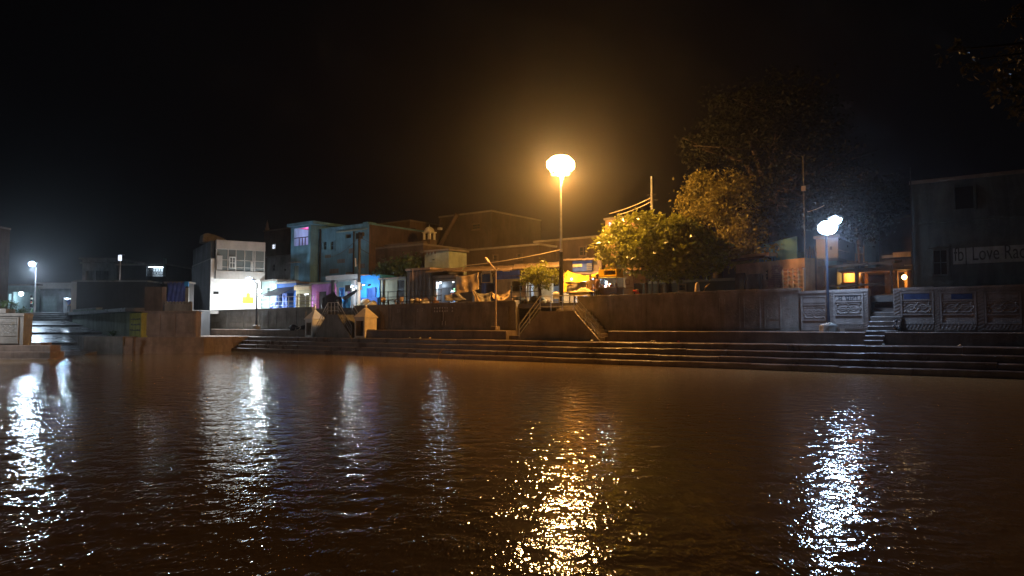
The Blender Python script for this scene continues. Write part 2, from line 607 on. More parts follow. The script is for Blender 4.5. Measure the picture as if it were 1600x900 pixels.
# --- plinth ledge along the foot of the wall, with gaps where the stairs come down
pl = thing('plinth_ledge', None, None, SH.W(0, 0, 0), SH.rz, kind='structure')
s3a, s3b = SH.S(1352, 2.6, 520), SH.S(1382, 2.6, 520)
segs = [(SH.S(329, 2.6, 520), SH.S(384, 2.6, 520), 0.0, M['pink']), (SH.S(384, 2.6, 520), SH.S(488, 2.6, 520), 0.03, M['plinth']), (SH.S(566, 2.6, 520), SH.S(790, 2.6, 520), 0.02, M['plinth']),
        (SH.S(950, 2.6, 520), s3a, 0.0, M['plinth']), (s3b, SR, 0.02, M['plinth'])]
for a, b_, dy, mm in segs:
    b = MB()
    wornbox(b, a, b_, 2.62 + dy, TW + 0.15, LAND - 0.1, PLT + jit(0.015), max(3, int((b_ - a) / 0.8)))
    b.build('ledge', mm, pl)
lo = MB()
lo.box(SH.S(489, 2.6, 520), SH.S(565, 2.6, 520), 3.3, TW + 0.3, LAND - 0.1, 1.5)
lo.box(SH.S(791, 2.6, 520), SH.S(949, 2.6, 520), 2.9, TW + 0.3, LAND - 0.1, 1.42)
lo.build('low_ledge', M['plinth'], pl)

# --- platform at the pond's far left corner
pf = MB()
pf.slab([(-28.2, 54.2), (-23.0, 55.5), (-22.7, 60.4), V2(SH.W(SL + 0.5, 4.4, 0)), V2(SH.W(-37.3, 4.4, 0)), (-28.2, 66)], -0.6, LAND + 0.02)
pf.slab([(-28.3, 54.05), (-22.9, 55.38), (-22.62, 60.3), (-22.75, 60.4), (-23.1, 55.55), (-28.3, 54.25)], -0.6, 0.55)
tag(pf.build('corner_platform', M['pink']), kind='structure')

# --- ramp of the street running down into the water
rp = thing('ramp', None, None, (0, 0, 0), 0, kind='structure')


def wallx(Y):
    return min(-30.3, -28.1 - (Y - 55.6) * 0.857)


prof = [((51.0, -0.2), (57.8, 0.60)), ((57.8, 0.76), (64, 1.33)), ((64, 1.50), (70, 1.98)), ((70, 2.14), (76.2, 2.58))]
for (y0, z0), (y1, z1) in prof:
    b = MB()
    xa = -64
    vs = [(xa, y0, z0), (wallx(y0), y0, z0), (wallx(y1), y1, z1), (xa, y1, z1)]
    b.add(vs + [(x, y, z - 0.7) for x, y, z in vs], [(0, 1, 2, 3), (7, 6, 5, 4), (0, 4, 5, 1), (1, 5, 6, 2), (2, 6, 7, 3), (3, 7, 4, 0)])
    b.build('ramp_slab', M['street'], rp)
base_sett = None
for j in range(9):
    for i in range(10):
        y0 = 53.0 + j * 0.52
        x0 = -37.2 + i * 0.74 + (0.37 if j % 2 else 0)
        if x0 + 0.72 > wallx(y0) - 1.0:
            continue
        z = -0.2 + (y0 + .25 - 51) / 6.8 * 0.8
        b = MB()
        b.box(-0.35, 0.35, -0.24, 0.24, -0.05, 0.035)
        if base_sett is None:
            base_sett = b.build('sett', M['street'], rp, bevel=0.02)
            o = base_sett
        else:
            o = base_sett.copy()
            COL.objects.link(o)
        o.location = (x0 + 0.36, y0 + 0.25, z + jit(0.015))
        o.rotation_euler = (math.atan(0.8 / 6.8) + jit(0.02), jit(0.03), jit(0.03))
es = thing('entry_steps', None, None, (0, 0, 0), 0, kind='structure')
for k in range(4):
    b = MB()
    wornbox(b, -62, -44.6, 76.2 + 0.3 * k, 77.6, 2.3, 2.62 + 0.21 * (k + 1), 20)
    b.build('step', M['street'], es)
# painted letters, too worn to read, on the ramp
wm_ = MB()
for k in range(26):
    x = -46.2 + k * 0.22 + jit(0.05)
    y = 66.0 + jit(0.25)
    z = 1.50 + (y - 64) * 0.08 + 0.006
    a = jit(1.2)
    dx, dy = 0.13 * math.cos(a), 0.3 * math.sin(a + 0.8)
    wm_.add([(x - dx, y - dy, z - dy * 0.08), (x + 0.05 - dx, y - dy, z - dy * 0.08), (x + 0.05 + dx, y + dy, z + dy * 0.08), (x + dx, y + dy, z + dy * 0.08)], [(0, 1, 2, 3)])
wm_.build('painted_marks', M['paintd'], rp)

# ================================================================ WALLS


def rope(b, x0, x1, z0, z1, y, horiz, m=0):
    """a band of slanted ridges, like a carved rope"""
    w = (z1 - z0) if horiz else (x1 - x0)
    L = (x1 - x0) if horiz else (z1 - z0)
    n = max(2, int(L / (w * 0.55)))
    b.box(x0, x1, y - 0.012, y + 0.05, z0, z1, m)
    for i in range(n):
        c = (i + 0.5) / n
        if horiz:
            cx, h = x0 + c * L, w * 0.42
            p = [(cx - h * 0.9, z0 + 0.012), (cx - h * 0.25, z0 + 0.012), (cx + h * 0.9, z1 - 0.012), (cx + h * 0.25, z1 - 0.012)]
        else:
            cz, h = z0 + c * L, w * 0.42
            p = [(x0 + 0.012, cz - h * 0.9), (x1 - 0.012, cz + h * 0.25), (x1 - 0.012, cz + h * 0.9), (x0 + 0.012, cz - h * 0.25)]
        p = [(min(max(px_, x0), x1), min(max(pz_, z0), z1)) for px_, pz_ in p]
        b.prism(p, y - 0.045, y - 0.012, m)


def cusped(cx, cz, rx, rz, y, n=56, k=6):
    pts = []
    for i in range(n):
        a = 2 * PI * i / n
        r = 0.86 + 0.16 * abs(math.cos(k * a / 2))
        pts.append((cx + rx * r * math.cos(a), y, cz + rz * r * math.sin(a)))
    return pts


def panel(parent, x0, x1, z0, z1, y, m, ornate=True, board=True, name='carved_panel'):
    """one carved slab: raised frame, name board, medallion relief, plain dado"""
    b = MB()
    w, h = x1 - x0, z1 - z0
    b.box(x0, x1, y - 0.03, y + 0.06, z0, z1)
    f = min(0.07, w * 0.06)
    for q in ((x0, x0 + f, z0, z1), (x1 - f, x1, z0, z1)):
        b.box(q[0], q[1], y - 0.075, y - 0.03, q[2], q[3])
    for zz in (0, 0.30, 0.74, 1):
        c = z0 + zz * h
        c0, c1 = (c, c + f) if zz == 0 else ((c - f, c) if zz == 1 else (c - f * 0.4, c + f * 0.4))
        b.box(x0 + f, x1 - f, y - 0.07, y - 0.03, c0, c1)
    if board:
        b.box(x0 + f * 1.7, x1 - f * 1.7, y - 0.05, y - 0.03, z0 + 0.79 * h, z0 + 0.94 * h)
    a0, a1 = z0 + 0.34 * h, z0 + 0.70 * h
    cz, rz = (a0 + a1) / 2, (a1 - a0) * 0.46
    if ornate:
        n = 2 if w > 0.9 else 1
        rx = (w - 2 * f) * (0.27 if n == 2 else 0.4)
        for k in range(n):
            cx = (x0 + x1) / 2 + (k - (n - 1) / 2) * rx * 1.45
            b.tube(cusped(cx, cz, rx, rz, y - 0.035), 0.022, 4, closed=True)
            b.tube(cusped(cx, cz, rx * 0.5, rz * 0.42, y - 0.035, 24, 4), 0.016, 4, closed=True)
        b.tube([(x0 + f * 2, y - 0.035, cz), (x1 - f * 2, y - 0.035, cz)], 0.016, 4)
        for sx in (0, 1):
            for sz in (0, 1):
                cx = x0 + f * 2.6 if not sx else x1 - f * 2.6
                c2 = a0 + 0.07 if not sz else a1 - 0.07
                b.ball((cx, y - 0.03, c2), 0.05, 6, 4)
    else:
        rows, cols = 2, max(2, int(w / 0.28))
        for r in range(rows):
            for c in range(cols):
                cx = x0 + f * 1.6 + (c + 0.5) * (w - 3.2 * f) / cols
                c2 = a0 + (r + 0.5) * (a1 - a0) / rows
                q = min((w - 3.2 * f) / cols, (a1 - a0) / rows) * 0.42
                b.tube([(cx - q, y - 0.03, c2), (cx, y - 0.03, c2 + q), (cx + q, y - 0.03, c2), (cx, y - 0.03, c2 - q)], 0.02, 4, closed=True)
    return b.build(name, m, parent)


def wall(label, px0, px1, z1a, z1b, m, name='retaining_wall', z0=LAND - 0.1, t=TW, th=0.4, coping=0.12, n=None):
    a, c = SH.S(px0, t), SH.S(px1, t)
    o = thing(name, label, 'wall', SH.W((a + c) / 2, t, z0), SH.rz)
    L = (c - a) / 2
    b = MB()
    k = n or max(4, int((c - a) / 1.2))
    vs, fr = [], []
    for i in range(k + 1):
        x = -L + 2 * L * i / k
        zt = z1a + (z1b - z1a) * i / k - z0 + jit(0.015)
        vs += [(x, jit(0.012), 0), (x, jit(0.012), zt), (x, th, zt), (x, th, 0)]
    for i in range(k):
        p = i * 4
        for q in range(4):
            fr.append((p + q, p + (q + 1) % 4, p + 4 + (q + 1) % 4, p + 4 + q)[::-1])
    fr.append((0, 1, 2, 3))
    fr.append((k * 4 + 3, k * 4 + 2, k * 4 + 1, k * 4))
    b.add(vs, fr)
    b.build('wall_body', m, o)
    if coping:
        nc = max(2, int((c - a) / 1.9))
        for i in range(nc):
            xa, xb = -L + 2 * L * i / nc + 0.006, -L + 2 * L * (i + 1) / nc - 0.006
            za = z1a + (z1b - z1a) * i / nc - z0
            zb = z1a + (z1b - z1a) * (i + 1) / nc - z0
            q = MB()
            d = jit(0.012)
            q.prism([(xa, za - 0.02), (xb, zb - 0.02), (xb, zb + coping + d), (xa, za + coping + d)], -0.07 + d, th + 0.05)
            q.build('coping_stone', m, o, bevel=0.012)
    o['_x'] = (a + c) / 2
    return o, (lambda p, y=480: SH.S(p, t, y) - (a + c) / 2), (lambda p, y: SH.Z(p, y, t) - z0)


def pz(z, z0=LAND - 0.1):
    return z - z0


# left carved wall under the white house and the shops
w1, X1, Z1 = wall('long grey carved wall under the white two storey house', 330, 488, 3.40, 3.46, M['grey_carve'])
for (p0, p1) in ((332, 356), (358.5, 382), (385, 407), (409.5, 420.5), (423, 433.5), (436.5, 449), (451.5, 464), (467, 479)):
    panel(w1, X1(p0), X1(p1), pz(PLT + 0.12), pz(3.30), -0.012, M['grey_carve'], ornate=False)
w2, X2, Z2 = wall('brown stained wall with white stencilled marks behind the lit shrine', 553, 806, 3.47, 3.55, M['wall'])
p = 592
while p < 790:
    q = p + random.uniform(15, 19)
    panel(w2, X2(p), X2(q), pz(PLT + 0.15), pz(3.33), 0.04, M['wall'], ornate=False, board=False)
    p = q + random.uniform(3, 5)
mk = MB()
for (cx, cy, s_) in ((680.5, 484, 1), (684.5, 484, 1), (688.5, 483.5, 1), (692.5, 483.5, 1), (696.5, 483.5, 1), (700, 483.5, .9), (708, 483.5, 1), (654, 485, .6), (661, 484, .6), (623, 486, .6), (626, 486, .5)):
    x, z = X2(cx, cy), Z2(cx, cy)
    h, d = 0.16 * s_, 0.07 * s_
    mk.add([(x - d, -0.085, z + h), (x + d, -0.085, z + h), (x, -0.085, z + 0.01), (x, -0.085, z - 0.01), (x - d, -0.085, z - h), (x + d, -0.085, z - h)], [(0, 2, 1), (3, 4, 5)])
for (cx, cy, h, d) in ((694, 494, .33, .012), (692, 505, .15, .02), (697, 505, .15, .02)):
    x, z = X2(cx, cy), Z2(cx, cy)
    mk.add([(x - d, -0.085, z - h), (x + d, -0.085, z - h), (x + d * 2, -0.085, z + h), (x, -0.085, z + h)], [(0, 1, 2, 3)])
mk.build('painted_marks', M['paintw'], w2)
w3, X3, Z3 = wall('plain brown wall running from the railed stairs to the carved name panel', 903, 1249, 3.68, 3.80, M['wall'])
p = 948
while p < 1225:
    q = p + random.uniform(22, 27)
    panel(w3, X3(p), X3(q), pz(PLT + 0.15), pz(3.5), 0.05, M['wall'], ornate=False, board=False)
    p = q + random.uniform(5, 8)
w4, X4, Z4 = wall('carved wall with name board beside the white lamp pole', 1249.5, 1358, 3.62, 3.66, M['carve'])
panel(w4, X4(1252), X4(1293), pz(PLT + 0.05), pz(3.5), -0.012, M['carve'])
panel(w4, X4(1302.8), X4(1349.6), Z4(1325, 507), Z4(1325, 459), -0.012, M['carve'])
for nm, q in (('pilaster', (1296.5, 1302.3, PLT + 0.02, 3.60)), ('pilaster', (1350, 1357.6, PLT + 0.02, 3.60))):
    b = MB()
    rope(b, X4(q[0]), X4(q[1]), pz(q[2]), pz(q[3]), -0.03, False)
    b.build(nm, M['carve'], w4)
for q in ((455, 458.6), (507.5, 514)):
    b = MB()
    rope(b, X4(1302.8), X4(1349.6), Z4(1325, q[1]), Z4(1325, q[0]), -0.03, True)
    b.build('rope_band', M['carve'], w4)
textmesh('lettering', 'म घाटा', 0.36, M['paintd'], w4, (X4(1310), -0.068, Z4(1310, 470)), (PI / 2, 0, 0), 1.0)
w5, X5, Z5 = wall('dark carved wall of three medallion panels under the lettered house', 1396, 1900, 3.66, 3.72, M['carve'], coping=0.08)
for (p0, p1) in ((1407.5, 1459.5), (1469, 1526), (1538.5, 1596.5), (1606, 1664)):
    y = 480
    panel(w5, X5(p0), X5(p1), Z5((p0 + p1) / 2, 506.5), Z5((p0 + p1) / 2, 455.5), -0.012, M['carve'])
for (p0, p1) in ((1396.3, 1407), (1460, 1468.5), (1526.5, 1538), (1597, 1605.5)):
    b = MB()
    rope(b, X5(p0), X5(p1), pz(PLT + 0.02), pz(3.66), -0.03, False)
    b.build('pilaster', M['carve'], w5)
    if p0 < 1590:
        pass
for (p0, p1) in ((1407.5, 1459.5), (1469, 1526), (1538.5, 1596.5)):
    m_ = (p0 + p1) / 2
    for (ya, yb) in ((455, 448.6), (516, 507)):
        b = MB()
        rope(b, X5(p0), X5(p1), Z5(m_, ya), Z5(m_, yb), -0.03, True)
        b.build('rope_band', M['carve'], w5)
for (p0, p1, d) in ((1413, 1453, 0), (1487, 1520, 0)):
    b = MB()
    b.box(X5(p0), X5(p1), -0.074, -0.05, Z5((p0 + p1) / 2, 467.5), Z5((p0 + p1) / 2, 459))
    b.build('painted_board', M['plaque'], w5)

# --- far left corner: block, embankment, left bank
bl = thing('stone_block', 'pink sandstone block wall at the corner of the pond', 'wall', (-25.8, 56, LAND), 0)
b = MB()
b.box(-2.0, 2.0, 0, 0.9, 0, 1.9)
b.build('wall_body', M['pink'], bl, bevel=0.03)
for (x0, x1, z0, z1) in ((-1.9, -0.7, .15, 1.75), (-0.6, 0.45, .15, 1.75), (0.55, 1.92, .35, 1.8)):
    q = MB()
    q.box(x0, x1, -0.05, 0.05, z0, z1)
    q.build('facing_slab', M['pink'], bl, bevel=0.02)
q = MB()
q.box(-2.06, 2.06, -0.09, 0.95, 1.9, 2.0)
q.build('coping', M['pink'], bl, bevel=0.02)
pier = thing('brick_pier', 'square brown pier on the pink corner block', 'pier', (-28.1 + 1.06, 56.1, LAND + 2.0), 0)
q = MB()
q.box(-0.72, 0.56, 0, 0.7, 0, 1.8)
q.build('shaft', M['brownplaster'], pier, bevel=0.02)
for k in range(9):
    q = MB()
    q.box(-0.735, 0.575, -0.012, 0.7, 0.04 + 0.2 * k, 0.06 + 0.2 * k + 0.165)
    q.build('brick_course', M['brownplaster'], pier)
cren = thing('parapet_wall', 'low crenellated parapet on the pink corner block', 'wall', (-25.6, 56.2, LAND + 2.0), 0)
q = MB()
q.box(-0.7, 1.3, 0, 0.25, 0, 0.52)
q.build('wall_body', M['conc'], cren)
for k in range(8):
    q = MB()
    q.prism([(-0.68 + .255 * k, .52), (-0.49 + .255 * k, .52), (-0.49 + .255 * k, .66), (-.585 + .255 * k, .74), (-0.68 + .255 * k, .66)], 0.01, 0.24)
    q.build('merlon', M['conc'], cren)
cs = thing('stone_stairs', 'narrow dark stairs between the pink block and the white house', 'stairs', (-25.6, 60.0, LAND), 0)
for k in range(11):
    q = MB()
    q.box(-2.6, -1.3, 0.42 * k, 6.2, 0.2 * k, 0.2 * k + 0.2)
    q.build('step', M['black'], cs)  # black material puts the shade of the gap into the steps

em = thing('embankment_wall', 'long mossy wall along the ramp with a faded yellow painted end', 'wall', (-27.75, 55.75, 0), math.atan2(75.5 - 55.6, -45.2 + 28.2))
Lw = math.hypot(19.9, 17.0)
b = MB()
b.prism([(3.4, -0.4), (Lw, 2.2), (Lw, 3.62), (15.5, 3.62), (15.4, 3.25), (3.4, 3.12)][::-1], -0.45, 0)
b.build('wall_body', M['greenwall'], em)
b = MB()
b.prism([(15.45, 3.62), (Lw + 0.05, 3.62), (Lw + 0.05, 3.72), (15.4, 3.72)][::-1], -0.5, 0.06)
b.prism([(3.4, 3.12), (15.4, 3.25), (15.4, 3.33), (3.4, 3.2)][::-1], -0.48, 0.05)
b.build('coping', M['conc'], em)
b = MB()
b.box(0.0, 3.4, -0.5, 0.06, -0.4, 3.02)
b.build('painted_end', M['yellowpaint'], em)
b = MB()
for r in range(3):
    x = 0.25
    while x < 3.0:
        l = random.uniform(0.08, 0.22)
        zz = 2.5 - r * 0.42 + jit(0.02)
        b.box(x, x + l, 0.06, 0.068, zz, zz + random.uniform(0.05, 0.16))
        x += l + random.uniform(0.04, 0.1)
b.build('faded_lettering', M['paintd'], em)
lg = MB()
lg.slab([(-28.25, 54.0), (-28.25, 56.2), (-35.6, 64.3), (-37.2, 62.4), (-31.4, 54.6)], -0.6, 1.25)
tag(lg.build('embankment_ledge', M['conc']), kind='structure')
po = thing('mooring_post', 'short dark post standing in the water at the platform corner', 'post', (-27.3, 53.75, -0.4), 0)
q = MB()
q.tube([(0, 0, 0), (0.01, 0, 1.6)], [0.11, 0.09], 8)
q.build('post', M['wood'], po)
q = MB()
q.box(-0.12, 0.12, -0.12, 0.12, 1.56, 1.64)
q.build('cap', M['wood'], po)

lbk = thing('carved_pier', 'cream carved pier above the brown steps by the ramp', 'wall', (-30.3, 46.1, 0.8), math.radians(10))
q = MB()
q.box(-7, 0, 0, 1.2, 0, 2.02)
q.build('wall_body', M['grey_carve'], lbk)
panel(lbk, -1.9, -0.25, 0.15, 1.78, -0.02, M['grey_carve'], ornate=False, name='carved_panel')
panel(lbk, -3.8, -2.05, 0.15, 1.78, -0.02, M['grey_carve'], ornate=False, name='carved_panel')
q = MB()
q.box(-7, 0.06, -0.08, 1.25, 1.84, 1.95)
q.box(-7, -1.0, -0.04, 1.2, 2.02, 2.3)
q.build('coping', M['grey_carve'], lbk)
ls = thing('bank_steps', None, None, (-33, 44.7, 0), 0, kind='structure')
for k, (ya, zt, xr) in enumerate(((0, 0.06, 5.15), (0.42, 0.46, 5.0), (0.84, 0.84, 4.75))):
    q = MB()
    wornbox(q, -6, xr, ya, 1.9, -0.6, zt, 14)
    q.build('step', M['pink'], ls)
q = MB()
q.box(3.1, 3.75, 1.5, 2.6, 0.8, 0.98)
q.build('ledge', M['pink'], ls)


# ================================================================ STAIRS AND SHRINES ON THE GHAT
def pipe(parent, name, pts, r=0.025, m='steel'):
    q = MB()
    q.tube(pts, r, 6)
    return q.build(name, M[m], parent)


def twin_stair(label, pb0, pt0, pt1, pb1, tf, pyb, n, m, raillabel, ztop=2.88, double=False):
    """solid block with a flight down each side along the wall and a landing in the middle"""
    x0, x1 = SH.S(pb0, tf, 520), SH.S(pb1, tf, 520)
    a, c = SH.S(pt0, tf, 490), SH.S(pt1, tf, 490)
    mid = (x0 + x1) / 2
    o = thing('twin_stairs', label, 'stairs', SH.W(mid, tf, LAND), SH.rz)
    h = ztop - LAND
    dep = TW - tf - 0.02
    # stringer wall facing the water
    q = MB()
    pts = [(x0 - mid, 0), (x1 - mid, 0)]
    q.prism([(x0 - mid, 0), (x1 - mid, 0), (c - mid, h + 0.02), (a - mid, h + 0.02)], -0.02, 0.16)
    q.build('stringer_wall', m, o)
    for k in range(n):
        zt = h * (k + 1) / n
        xa = x0 + (a - x0) * k / n
        xb = x1 + (c - x1) * k / n
        q = MB()
        q.box(xa - mid + 0.02, xb - mid - 0.02, 0.16, dep, h * k / n, zt)
        q.build('step' if k < n - 1 else 'landing', m, o, bevel=0.01)
    for k in range(3):
        q = MB()
        q.box(a - mid + 0.1, c - mid - 0.1, dep - 0.02 + 0.3 * k, dep + 1.5, h - 0.05 + 0.19 * k, h + 0.19 * (k + 1))
        q.build('step', m, o, bevel=0.01)
    rl = thing('pipe_railing', raillabel, 'railing', SH.W(mid, tf + 0.07, LAND), SH.rz)
    for ty in ((0,) if not double else (0, 1.35)):
        A, B, C_, D = (x0 - mid + 0.1, 0), (a - mid, h), (c - mid, h), (x1 - mid - 0.1, 0)
        if ty:
            B_, C2 = None, None
            for hh in (0.9, 0.5):
                pipe(rl, 'rail', [(C_[0], ty, h + hh), (D[0], ty, hh)])
            for f in (0, 0.5, 1):
                xx, zz = C_[0] + (D[0] - C_[0]) * f, h * (1 - f)
                pipe(rl, 'post', [(xx, ty, zz), (xx, ty, zz + 0.9)])
            continue
        for hh in (0.92, 0.58, 0.30):
            pipe(rl, 'rail', [(A[0], ty, hh), (B[0], ty, h + hh), (C_[0], ty, h + hh), (D[0], ty, hh)], 0.028 if hh > 0.9 else 0.02)
        for f in (0, 0.5, 1):
            for (P, Q) in ((A, B), (D, C_)):
                xx, zz = P[0] + (Q[0] - P[0]) * f, h * f
                pipe(rl, 'post', [(xx, ty, zz), (xx, ty, zz + 0.92)])
        for f in (0.33, 0.67):
            xx = B[0] + (C_[0] - B[0]) * f
            pipe(rl, 'post', [(xx, ty, h), (xx, ty, h + 0.92)])
    return o


twin_stair('brown twin stairs below the high sodium lamp', 808, 843, 896, 937, 2.25, 528, 8, M['stair'], 'pipe railing around the stairs below the sodium lamp')
twin_stair('grey twin stairs between the two pointed shrines', 492, 511, 527, 549, 2.25, 528, 8, M['conc'], 'bright pipe railing on the stairs between the shrines', double=True)

st3 = thing('stone_stairs', 'dark straight stairs rising through the gap between carved walls', 'stairs', SH.W((s3a + s3b) / 2, 2.25, LAND), SH.rz)
hw = (s3b - s3a) / 2
for k in range(11):
    q = MB()
    wd = 0 if k < 2 else 0.5
    wornbox(q, -hw, hw + wd, 0.30 * k, 6.0, 0.215 * k, 0.215 * (k + 1), 4, 0.008, 0.008)
    q.build('step', M['step'], st3)
    if k > 7:
        pass


def shrine(label, p0, p1, t, h, mface, mside, spire):
    a, c = SH.S(p0, t, 516), SH.S(p1, t, 516)
    z0 = PLT - 0.06 if t > 2.6 else LAND
    o = thing('shrine', label, 'shrine', SH.W((a + c) / 2, t, z0), SH.rz)
    L = (c - a) / 2
    D = 1.15
    q = MB()
    q.facade(-L, L, 0, h, 0, 0.12, [(-L + 0.16, L - 0.16, 0.14, h - 0.22)])
    q.box(-L, -L + 0.12, 0.12, D, 0, h)
    q.box(L - 0.12, L, 0.12, D, 0, h)
    q.box(-L + 0.12, L - 0.12, D - 0.1, D, 0, h)
    q.build('wall', mface, o, bevel=0.012)
    q = MB()
    q.box(-L + 0.13, L - 0.13, 0.5, 0.55, 0.02, h - 0.02)
    q.build('niche', M['darkplaster'], o)
    q = MB()
    e = 0.07
    vs = [(-L - e, -e, h), (L + e, -e, h), (L + e, D + e, h), (-L - e, D + e, h), (-L - e, -e, h + 0.07), (L + e, -e, h + 0.07), (L + e, D + e, h + 0.07), (-L - e, D + e, h + 0.07), (0, D / 2, h + 0.85)]
    q.add(vs, [(3, 2, 1, 0), (0, 1, 5, 4), (1, 2, 6, 5), (2, 3, 7, 6), (3, 0, 4, 7), (4, 5, 8), (5, 6, 8), (6, 7, 8), (7, 4, 8)])
    q.build('pyramid_roof', mside, o)
    q = MB()
    q.tube([(0, D / 2, h + 0.72), (0, D / 2, h + 0.85 + spire * 0.4), (0, D / 2, h + 0.85 + spire)], [0.09, 0.07, 0.012], 7)
    q.ball((0, D / 2, h + 0.86), 0.11, 8, 5)
    q.build('finial', mside, o, smooth=True)
    return o, L, D


sh1 = shrine('white pointed shrine with tall finial at the foot of grey stairs', 476.5, 488, 2.45, 1.35, M['shrinewhite'], M['shrinewhite'], 0.55)
sh2, L2, D2 = shrine('orange lit pointed shrine with dark doorway by grey stairs', 554, 570, 2.45, 1.45, M['saffron'], M['saffron'], 0.1)
q = MB()
q.facade(0.25, 0.95, 0.02, 0.62, 0, 0.03, [(0.33, 0.55, 0.1, 0.5), (0.62, 0.86, 0.1, 0.5)])
g = q.build('iron_grille', M['iron'], sh2)
g.location = (L2 + 0.035, 0, 0)
g.rotation_euler = (0, 0, PI / 2)

# ================================================================ BUILDINGS


class Bld:
    def __init__(s, fr, name, label, px0, px1, ytop, t, depth, wm, ops=(), zb=ST, rm=None, over=0.12, cat='house', par=0, group=None, th=0.22, floor=True, slabt=0.16, flat=True):
        py = (ytop + 460) / 2
        a, c = fr.S(px0, t, py), fr.S(px1, t, py)
        s.fr, s.t, s.c, s.zb, s.L = fr, t, (a + c) / 2, zb, (c - a) / 2
        s.D = depth
        s.ztop = fr.Z((px0 + px1) / 2, ytop, t) - zb
        s.o = thing(name, label, cat, fr.W(s.c, t, zb), fr.rz, group)
        h = s.ztop - (slabt if flat else 0)
        s.h = h
        L = s.L
        holes = []
        for op in ops:
            k, x0, x1, y0, y1 = op[:5]
            X0, X1 = s.X(x0, y0), s.X(x1, y0)
            Zt = s.Z((x0 + x1) / 2, y0)
            Zb = 0.0 if y1 is None else s.Z((x0 + x1) / 2, y1)
            X0, X1 = max(X0, -L + .02), min(X1, L - .02)
            Zt = min(Zt, h - 0.04)
            holes.append((X0, X1, Zb, Zt))
        q = MB()
        q.facade(-L, L, 0, h, 0, th, holes)
        q.box(-L, -L + th, th, depth, 0, h)
        q.box(L - th, L, th, depth, 0, h)
        q.box(-L + th, L - th, depth - th, depth, 0, h)
        s.wall = q.build('wall', wm, s.o)
        if flat:
            q = MB()
            q.box(-L - over, L + over, -over, depth + over, h, h + slabt)
            if par:
                q.box(-L - over + .03, L + over - .03, -over + .03, 0.1, h + slabt, h + slabt + par)
                q.box(L + over - .2, L + over - .03, .1, depth, h + slabt, h + slabt + par)
            q.build('roof', rm or M['roof'], s.o)
        s.holes = holes
        for op, H in zip(ops, holes):
            s.fill(op, H, th)

    def X(s, px, py=470):
        return s.fr.S(px, s.t, py) - s.c

    def Z(s, px, py):
        return s.fr.Z(px, py, s.t) - s.zb

    def fill(s, op, H, th):
        k = op[0]
        x0, x1, z0, z1 = H
        o = s.o
        if k == 'door':
            m = op[5] if len(op) > 5 else M['wood']
            q = MB()
            q.box(x0, x1, th * .55, th * .8, z0 + .02, z1)
            d = q.build('door', m, o)
            n = 4
            q = MB()
            for i in range(n):
                xa = x0 + (x1 - x0) * i / n
                q.box(xa + .015, xa + (x1 - x0) / n - .015, th * .55 - .02, th * .55, z0 + .05, z1 - .05)
            q.build('door_board', m, d)
            q = MB()
            q.box(x1 - .16, x1 - .12, th * .3, th * .5, z0 + .85, z0 + 1.05)
            q.build('handle', M['iron'], d)
        elif k == 'window':
            m = op[5] if len(op) > 5 else M['offwhite']
            g = op[6] if len(op) > 6 else M['glass']
            w = min(.07, (x1 - x0) * .12)
            q = MB()
            q.facade(x0 - .04, x1 + .04, z0 - .04, z1 + .04, -0.05, 0.02, [(x0 + w, x1 - w, z0 + w, z1 - w)])
            q.box(x0 - .08, x1 + .08, -.09, -.04, z0 - .1, z0 - .05)
            f = q.build('window', m, o)
            q = MB()
            q.box(x0, x1, th * .6, th * .7, z0, z1)
            q.build('pane', g, f)
            q = MB()
            nx = 2 if (x1 - x0) < 1.6 else 4
            for i in range(1, nx):
                c = x0 + (x1 - x0) * i / nx
                q.box(c - .02, c + .02, th * .4, th * .6, z0, z1)
            c = (z0 + z1) / 2
            q.box(x0, x1, th * .42, th * .58, c - .02, c + .02)
            q.build('mullion', m, f)
        elif k == 'grille':
            q = MB()
            nx, nz = 6, 4
            for i in range(nx + 1):
                c = x0 + (x1 - x0) * i / nx
                q.box(c - .018, c + .018, 0.02, .05, z0, z1)
            for i in range(nz + 1):
                c = z0 + (z1 - z0) * i / nz
                q.box(x0, x1, .025, .045, c - .025, c + .025)
            f = q.build('window', M['steel'], o)
            q = MB()
            q.box(x0, x1, th * .7, th * .8, z0, z1)
            q.build('pane', M['palegl'], f)
        elif k == 'shutter':
            q = MB()
            n = max(5, int((z1 - z0) / .14))
            for i in range(n):
                q.box(x0, x1, .08, .11 + (.02 if i % 2 else 0), z0 + (z1 - z0) * i / n, z0 + (z1 - z0) * (i + 1) / n - .012)
            q.build('roller_shutter', op[5] if len(op) > 5 else M['greyplaster'], o)
        elif k == 'vent':
            q = MB()
            for i in range(3):
                c = z0 + (z1 - z0) * (i + .5) / 3
                q.box(x0, x1, .08, .12, c - .03, c + .03)
            q.box(x0, x1, th * .8, th * .9, z0, z1)
            q.build('vent', M['darkhole'], o)
        elif k == 'open':
            pass

    def box(s, name, m, px0, px1, y0, y1, ya, yb, bevel=0):
        pm, ym = (px0 + px1) / 2, (y0 + y1) / 2
        q = MB()
        q.box(s.X(px0, ym), s.X(px1, ym), ya, yb, s.Z(pm, y1), s.Z(pm, y0))
        return q.build(name, m, s.o, bevel=bevel)


_rk = 0


